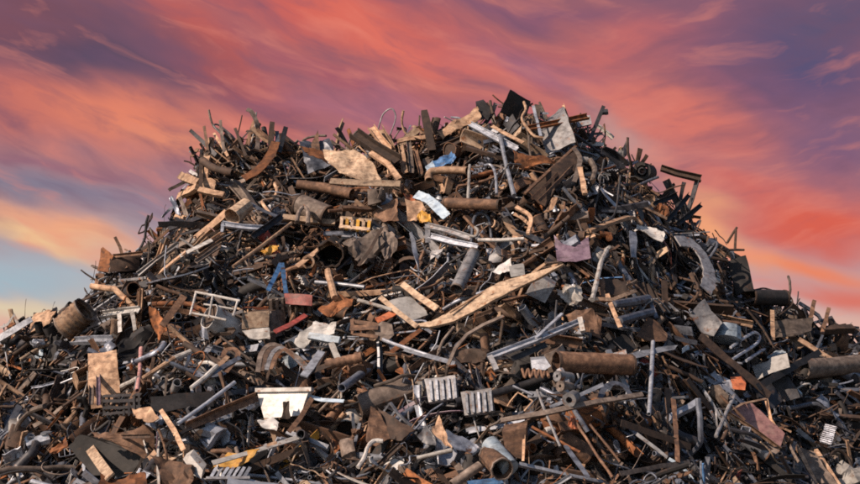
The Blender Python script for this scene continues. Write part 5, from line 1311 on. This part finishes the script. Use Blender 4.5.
# ---- bristles: thin scrap standing out of the skyline
ZONES = [(440, 600)] * 6 + [(188, 300)] * 15 + [(300, 345)] * 2 + [(345, 480)] * 5 + [(560, 640)] * 5 + [(640, 760)] * 4 + [(60, 190)] * 4 + [(750, 860)] * 3 + [(0, 70)]
BK = [K for K in KINDS if K[0] in ('steel_rod', 'metal_ribbon', 'flat_strip', 'bent_tube', 'timber_offcut', 'angle_iron', 'bent_bracket', 'channel_bar', 'half_pipe')]
for _ in range(320):
    z0, z1 = prng.choice(ZONES); px = prng.uniform(z0, z1)
    K = prng.choice(BK); name, noun, cat, fn, nvar, cnt, tilt, lng, mats_ = K
    k = prng.randrange(nvar); var = VARS[name][k]; sc = prng.uniform(.45, .95)
    base = hit(px, float(sil_y(px)) + prng.uniform(6, 20)); lean = prng.gauss(0, .75)
    if px < 300: lean = prng.gauss(-.2, .8)
    ax = unit(np.array([math.sin(lean), prng.gauss(0, .3), math.cos(lean)]))
    yy = unit(np.cross(np.array([0, 0, 1.0]) + .01, ax)); zz = np.cross(ax, yy); ro = prng.uniform(-3, 3)
    y2 = yy * math.cos(ro) + zz * math.sin(ro); Rm = np.stack([ax, y2, np.cross(ax, y2)], 1)
    half = var['size'][0] * sc / 2
    pos = base + ax * max(half - prng.uniform(.25, .4), -.05)
    wv = (var['v'] * sc) @ Rm.T + pos
    qx, qy, qz = project(wv)
    if (sil_y(qx) - qy > (11 if 430 < px < 600 else 27)).any() or (qx < -40).any(): continue
    wts = [(m, ww * region_weight(m, px, 150)) for m, ww in mats_.items() if m not in ('white_paint', 'dirty_white')]
    m = prng.choices([a for a, _ in wts], [b for _, b in wts])[0]
    CAND.append(dict(kind=name, noun=noun, cat=cat, k=k, sc=sc, R=Rm, pos=pos, mat=m, v=wv, f=var['f'], adj=var['adj'], ax=ax, long=lng))

# ---- which loose pieces does the photo's viewpoint show, and how large
def mound_grid():
    xs = np.linspace(-19, 19, 320); ys = np.concatenate([np.linspace(-10, 1, 150), np.linspace(1.2, 10, 50)])
    X, Y = np.meshgrid(xs, ys, indexing='ij')
    Z = hfun(X, Y) - .62 + .10 * np.sin(7.3 * X + 3 * Y) * np.cos(6.1 * Y - 2 * X)
    # rough broken surface
    rs = np.random.RandomState(5)
    Z = Z + rs.uniform(-.10, .10, Z.shape)
    Z = np.maximum(Z, -.3)
    nx, ny = X.shape
    F = []
    for i in range(nx - 1):
        for j in range(ny - 1):
            a = i * ny + j
            F.append((a, a + ny, a + ny + 1, a + 1))
    return np.stack([X, Y, Z], -1).reshape(-1, 3), F
MV, MF = mound_grid()
vl = [MV] + hv + [c['v'] for c in CAND]; fl = [MF] + hf + [c['f'] for c in CAND]
ab, aown = bvh_of(vl, fl)
STEP = 1.25
amap = depth_map(ab, aown, STEP)
nh = 1 + len(hv)
hits = np.zeros(len(CAND), int)
for (i, j), (dist, o) in amap.items():
    if o >= nh: hits[o - nh] += 1
for c, n_ in zip(CAND, hits): c['hits'] = int(n_)
print('candidates', len(CAND), 'seen', int((hits > 0).sum()), 'heroes', len(HEROES), 'mound share', sum(1 for v in amap.values() if v[1] == 0) / max(1, len(amap)))
LOOSE, REST = [], []
by_kind = {}
for c in CAND: by_kind.setdefault(c['kind'], []).append(c)
for k, v in by_kind.items():
    v.sort(key=lambda c: -c['hits'])
    see = [c for c in v if c['hits'] >= 3][:265]
    ids = set(map(id, see))
    LOOSE += see
    REST += [c for c in v if id(c) not in ids]
# ------------------------------------------------------------------ objects
def new_obj(name, data=None):
    o = bpy.data.objects.new(name, data)
    COL.objects.link(o)
    return o
def shift(buf, o):
    b = Buf(); b.add(buf.verts() - o, buf.f); return b

LAND = []      # landmarks for describing the loose pieces
for h in HEROES:
    allv = np.concatenate([b.verts() for _, b, *_ in h.parts])
    org = np.array([(allv[:, 0].max() + allv[:, 0].min()) / 2, (allv[:, 1].max() + allv[:, 1].min()) / 2, allv[:, 2].min()])
    if len(h.parts) == 1:
        pn, b, m, par, lab = h.parts[0]
        root = new_obj(h.name, to_mesh(h.name, shift(b, org), [m]))
    else:
        root = new_obj(h.name)
        root.empty_display_size = .1
        made = []
        for pn, b, m, par, lab in h.parts:
            o = new_obj(pn, to_mesh(pn, shift(b, org), [m]))
            o.parent = made[par] if par is not None else root
            if lab: o['label'] = lab
            made.append(o)
    root.location = org
    root['kind'] = 'thing'
    root['label'] = h.label
    root['category'] = h.cat
    if h.ref:
        qx, qy, _ = project(allv)
        LAND.append((h.ref, qx.min(), qx.max(), qy.min(), qy.max()))

# ---- loose pieces: one of each shape, then copies that share its mesh
PROTO = {}
MESHES = {}
def mesh_for(kind, k, pi):
    key = (kind, k, pi)
    if key not in MESHES:
        pn, b, m = VARS[kind][k]['parts'][pi]
        MESHES[key] = to_mesh((kind if pn is None else pn), b, [m or 'rust_brown'])
    return MESHES[key]
PLURAL = {}
for name, noun, *_ in KINDS:
    PLURAL[name] = 'loose ' + name.replace('_', ' ') + ' pieces in the scrap heap'

def describe(c):
    qx, qy, _ = project(c['v'])
    cx, cy = float(np.median(qx)), float(np.median(qy))
    c['cx'], c['cy'] = cx, cy
    ext = max(qx.max() - qx.min(), qy.max() - qy.min())
    size = 'tiny' if ext < 11 else 'small' if ext < 20 else '' if ext < 38 else 'long' if c['long'] else 'large'
    pose = ''
    if c['long']:
        px_, py_, _ = project(np.array([c['pos'] - c['ax'] * .3, c['pos'] + c['ax'] * .3]))
        a = math.degrees(math.atan2(-(py_[1] - py_[0]), px_[1] - px_[0]))
        a = (a + 90) % 180 - 90
        pose = 'level' if abs(a) < 14 else 'upright' if abs(a) > 66 else 'rising to the right' if a > 0 else 'falling to the right'
    near = []
    for ref, x0, x1, y0, y1 in LAND:
        dx = x0 - cx if cx < x0 else (cx - x1 if cx > x1 else 0)
        dy = y0 - cy if cy < y0 else (cy - y1 if cy > y1 else 0)
        near.append((math.hypot(dx, dy), ref, cx < x0, cx > x1, cy < y0, cy > y1, abs(dx), abs(dy)))
    near.sort(key=lambda t: t[0])
    opts = []
    for d, ref, le, ri, ab_, be, dx, dy in near[:5]:
        if not (le or ri or ab_ or be): rel = 'beside'
        elif dy >= dx: rel = 'above' if ab_ else 'below'
        else: rel = 'left of' if le else 'right of'
        if d < 7 and rel != 'beside': rel = 'touching' if d < 3 else 'just ' + rel
        opts.append(f'{rel} {ref}')
    a = [w_ for w_ in (size, c['adj'] if c['adj'].split()[0] not in c['noun'] else '', MWORD[c['mat']], c['noun']) if w_]
    return ' '.join(a), pose, opts

taken = {h.label.lower() for h in HEROES}
nshare = 0
LOOSE.sort(key=lambda c: -c['hits'])
for c in LOOSE:
    head, pose, opts = describe(c)
    lab = None
    tries = []
    for o in opts:
        tries.append(f'{head} {o}')
        if pose: tries.append(f'{head}, {pose}, {o}')
    for o, o2 in zip(opts, opts[1:]):
        tries.append(f'{head} {o}, near {o2.split(" the ", 1)[-1]}')
    for t in tries:
        if len(t.split()) <= 16 and t.lower() not in taken:
            lab = t; break
    if lab is None:
        lab = tries[0]; nshare += 1
    taken.add(lab.lower())
    c['label'] = lab
print('loose', len(LOOSE), 'rest', len(REST), 'shared labels', nshare)

def place(o, c):
    Mx = np.eye(4); Mx[:3, :3] = c['R'] * c['sc']; Mx[:3, 3] = c['pos']
    o.matrix_world = Matrix(Mx.tolist())
def set_mat(o, m):
    o.material_slots[0].link = 'OBJECT'
    o.material_slots[0].material = MATS[m]
for c in LOOSE:
    key = (c['kind'], c['k'])
    parts = VARS[c['kind']][c['k']]['parts']
    with_parts = len(parts) > 1
    if key not in PROTO:
        t = new_obj(c['kind'], mesh_for(c['kind'], c['k'], 0))
        kids = []
        for pi in range(1, len(parts)):
            ko = new_obj(parts[pi][0], mesh_for(c['kind'], c['k'], pi)); ko.parent = t
            kids.append(ko)
        PROTO[key] = (t, kids)
    else:
        src, skids = PROTO[key]
        t = src.copy(); COL.objects.link(t)
        kids = []
        for s in skids:
            ko = s.copy(); COL.objects.link(ko); ko.parent = t; kids.append(ko)
    place(t, c)
    set_mat(t, c['mat'])
    for ko, (pn, b, m) in zip(kids, parts[1:]): set_mat(ko, m or c['mat'])
    t['kind'] = 'thing'; t['label'] = c['label']; t['category'] = c['cat']; t['group'] = PLURAL[c['kind']]

# ---- what nobody could count: fine broken bits and everything buried, as one mass
rs = random.Random(77)
DB = Buf(); didx = []
dm = ['rust_dark', 'rust_brown', 'rust_tan', 'brown_grey', 'soot_black', 'dark_steel', 'blue_steel', 'mid_grey', 'galvanised', 'rust_orange', 'dirty_white', 'pale_tan']
dw = [7, 7, 3.2, 4.5, 6, 4, 3.0, 1.6, 1.6, 1.8, .9, 1.3]
mi = {m: i for i, m in enumerate(dm)}
for c in REST:
    if rs.random() < .55 or c['hits'] > 0:
        DB.add(c['v'], c['f']); didx += [mi.get(c['mat'], 1)] * len(c['f'])
def bit(kind):
    L = rs.uniform(.06, .26)
    if kind == 0:
        w_, t_ = rs.uniform(.012, .035), rs.uniform(.006, .02)
        v = np.array([(x, y, z) for x in (-L, L) for y in (-w_, w_) for z in (-t_, t_)])
        return v, [(0, 1, 3, 2), (4, 6, 7, 5), (0, 4, 5, 1), (2, 3, 7, 6), (0, 2, 6, 4), (1, 5, 7, 3)]
    if kind == 1:
        L *= .6; t_ = .008
        a = [(rs.uniform(.5, 1) * L, rs.uniform(-.4, .2) * L), (-rs.uniform(.1, .6) * L, rs.uniform(.3, .8) * L), (-rs.uniform(.3, 1) * L, -rs.uniform(.2, .8) * L)]
        v = np.array([(x, y, t_) for x, y in a] + [(x, y, -t_) for x, y in a])
        return v, [(0, 1, 2), (5, 4, 3), (0, 3, 4, 1), (1, 4, 5, 2), (2, 5, 3, 0)]
    # crooked strip
    w_ = rs.uniform(.012, .03); t_ = .007; p = [(-L, 0, 0), (-L * .2, rs.gauss(0, .04), rs.gauss(0, .04)), (L * .4, rs.gauss(0, .06), rs.gauss(0, .06)), (L, rs.gauss(0, .1), rs.gauss(0, .1))]
    b = sweep(Buf(), np.array(p), rect(w_ * 2, t_ * 2), up0=(0, 0, 1))
    return b.verts(), b.f
nb = 0
while nb < 9500:
    px, py = rs.uniform(-70, 930), rs.uniform(98, 515)
    if py < sil_y(px) + 2: continue
    base = hit(px, py, True); n = hnormal(base[0], base[1])
    if rs.random() < .75 * pitness(base[0], base[1]): continue
    pos = base + n * rs.uniform(-.60, -.02)
    v, f = bit(rs.choice((0, 0, 1, 2, 2, 2)))
    v = v * rs.choice((.6, .8, 1.0, 1.2))
    q = np.random.RandomState(rs.randrange(1 << 30)).normal(size=(3, 3)); u_, _, vt = np.linalg.svd(q)
    wv = v @ (u_ @ vt).T + pos
    qx, qy, _ = project(wv)
    if (sil_y(qx) - qy > 3).any(): continue
    gi = int(min(max(px / GS, 0), GW - 1)); gj = int(min(max(py / GS, 0), GH - 1))
    if HD[gi, gj] < 1e8 and np.linalg.norm(pos - CAM) < HD[gi, gj]: continue
    m = rs.choices(dm, [a * region_weight(b_, px, py) for a, b_ in zip(dw, dm)])[0]
    DB.add(wv, f); didx += [mi[m]] * len(f); nb += 1
# the unseen far side is strewn with the same bits
for _ in range(5000):
    x, y = rs.uniform(-13, 13), rs.uniform(.3, 8)
    z = float(hfun(x, y))
    if z < 0: continue
    v, f = bit(rs.choice((0, 1, 2)))
    q = np.random.RandomState(rs.randrange(1 << 30)).normal(size=(3, 3)); u_, _, vt = np.linalg.svd(q)
    wv = v * 2.2 @ (u_ @ vt).T + np.array([x, y, z - .1])
    qx, qy, _ = project(wv)
    if (sil_y(qx) - qy > 0).any(): continue
    DB.add(wv, f); didx += [mi[rs.choices(dm, dw)[0]]] * len(f)
deb = new_obj('scrap_debris', to_mesh('scrap_debris', DB, dm, didx, smooth_angle=0))
deb['kind'] = 'stuff'
deb['label'] = 'fine broken metal bits filling the gaps of the heap'

mb = Buf(); mb.add(MV, MF)
md = new_obj('mound', to_mesh('mound', mb, ['gap_shade'], smooth_angle=0))
md['kind'] = 'structure'
md['label'] = 'packed mound under the loose scrap, coloured near-black for the shaded gaps'

g = Buf()
nn_ = 60
xs = np.linspace(-900, 900, nn_)
g.add([(x, y, 0.0) for x in xs for y in xs], [(i * nn_ + j, (i + 1) * nn_ + j, (i + 1) * nn_ + j + 1, i * nn_ + j + 1) for i in range(nn_ - 1) for j in range(nn_ - 1)])
gd = new_obj('ground', to_mesh('ground', g, ['earth'], smooth_angle=0))
gd['kind'] = 'structure'
gd['label'] = 'bare brown earth of the scrapyard'
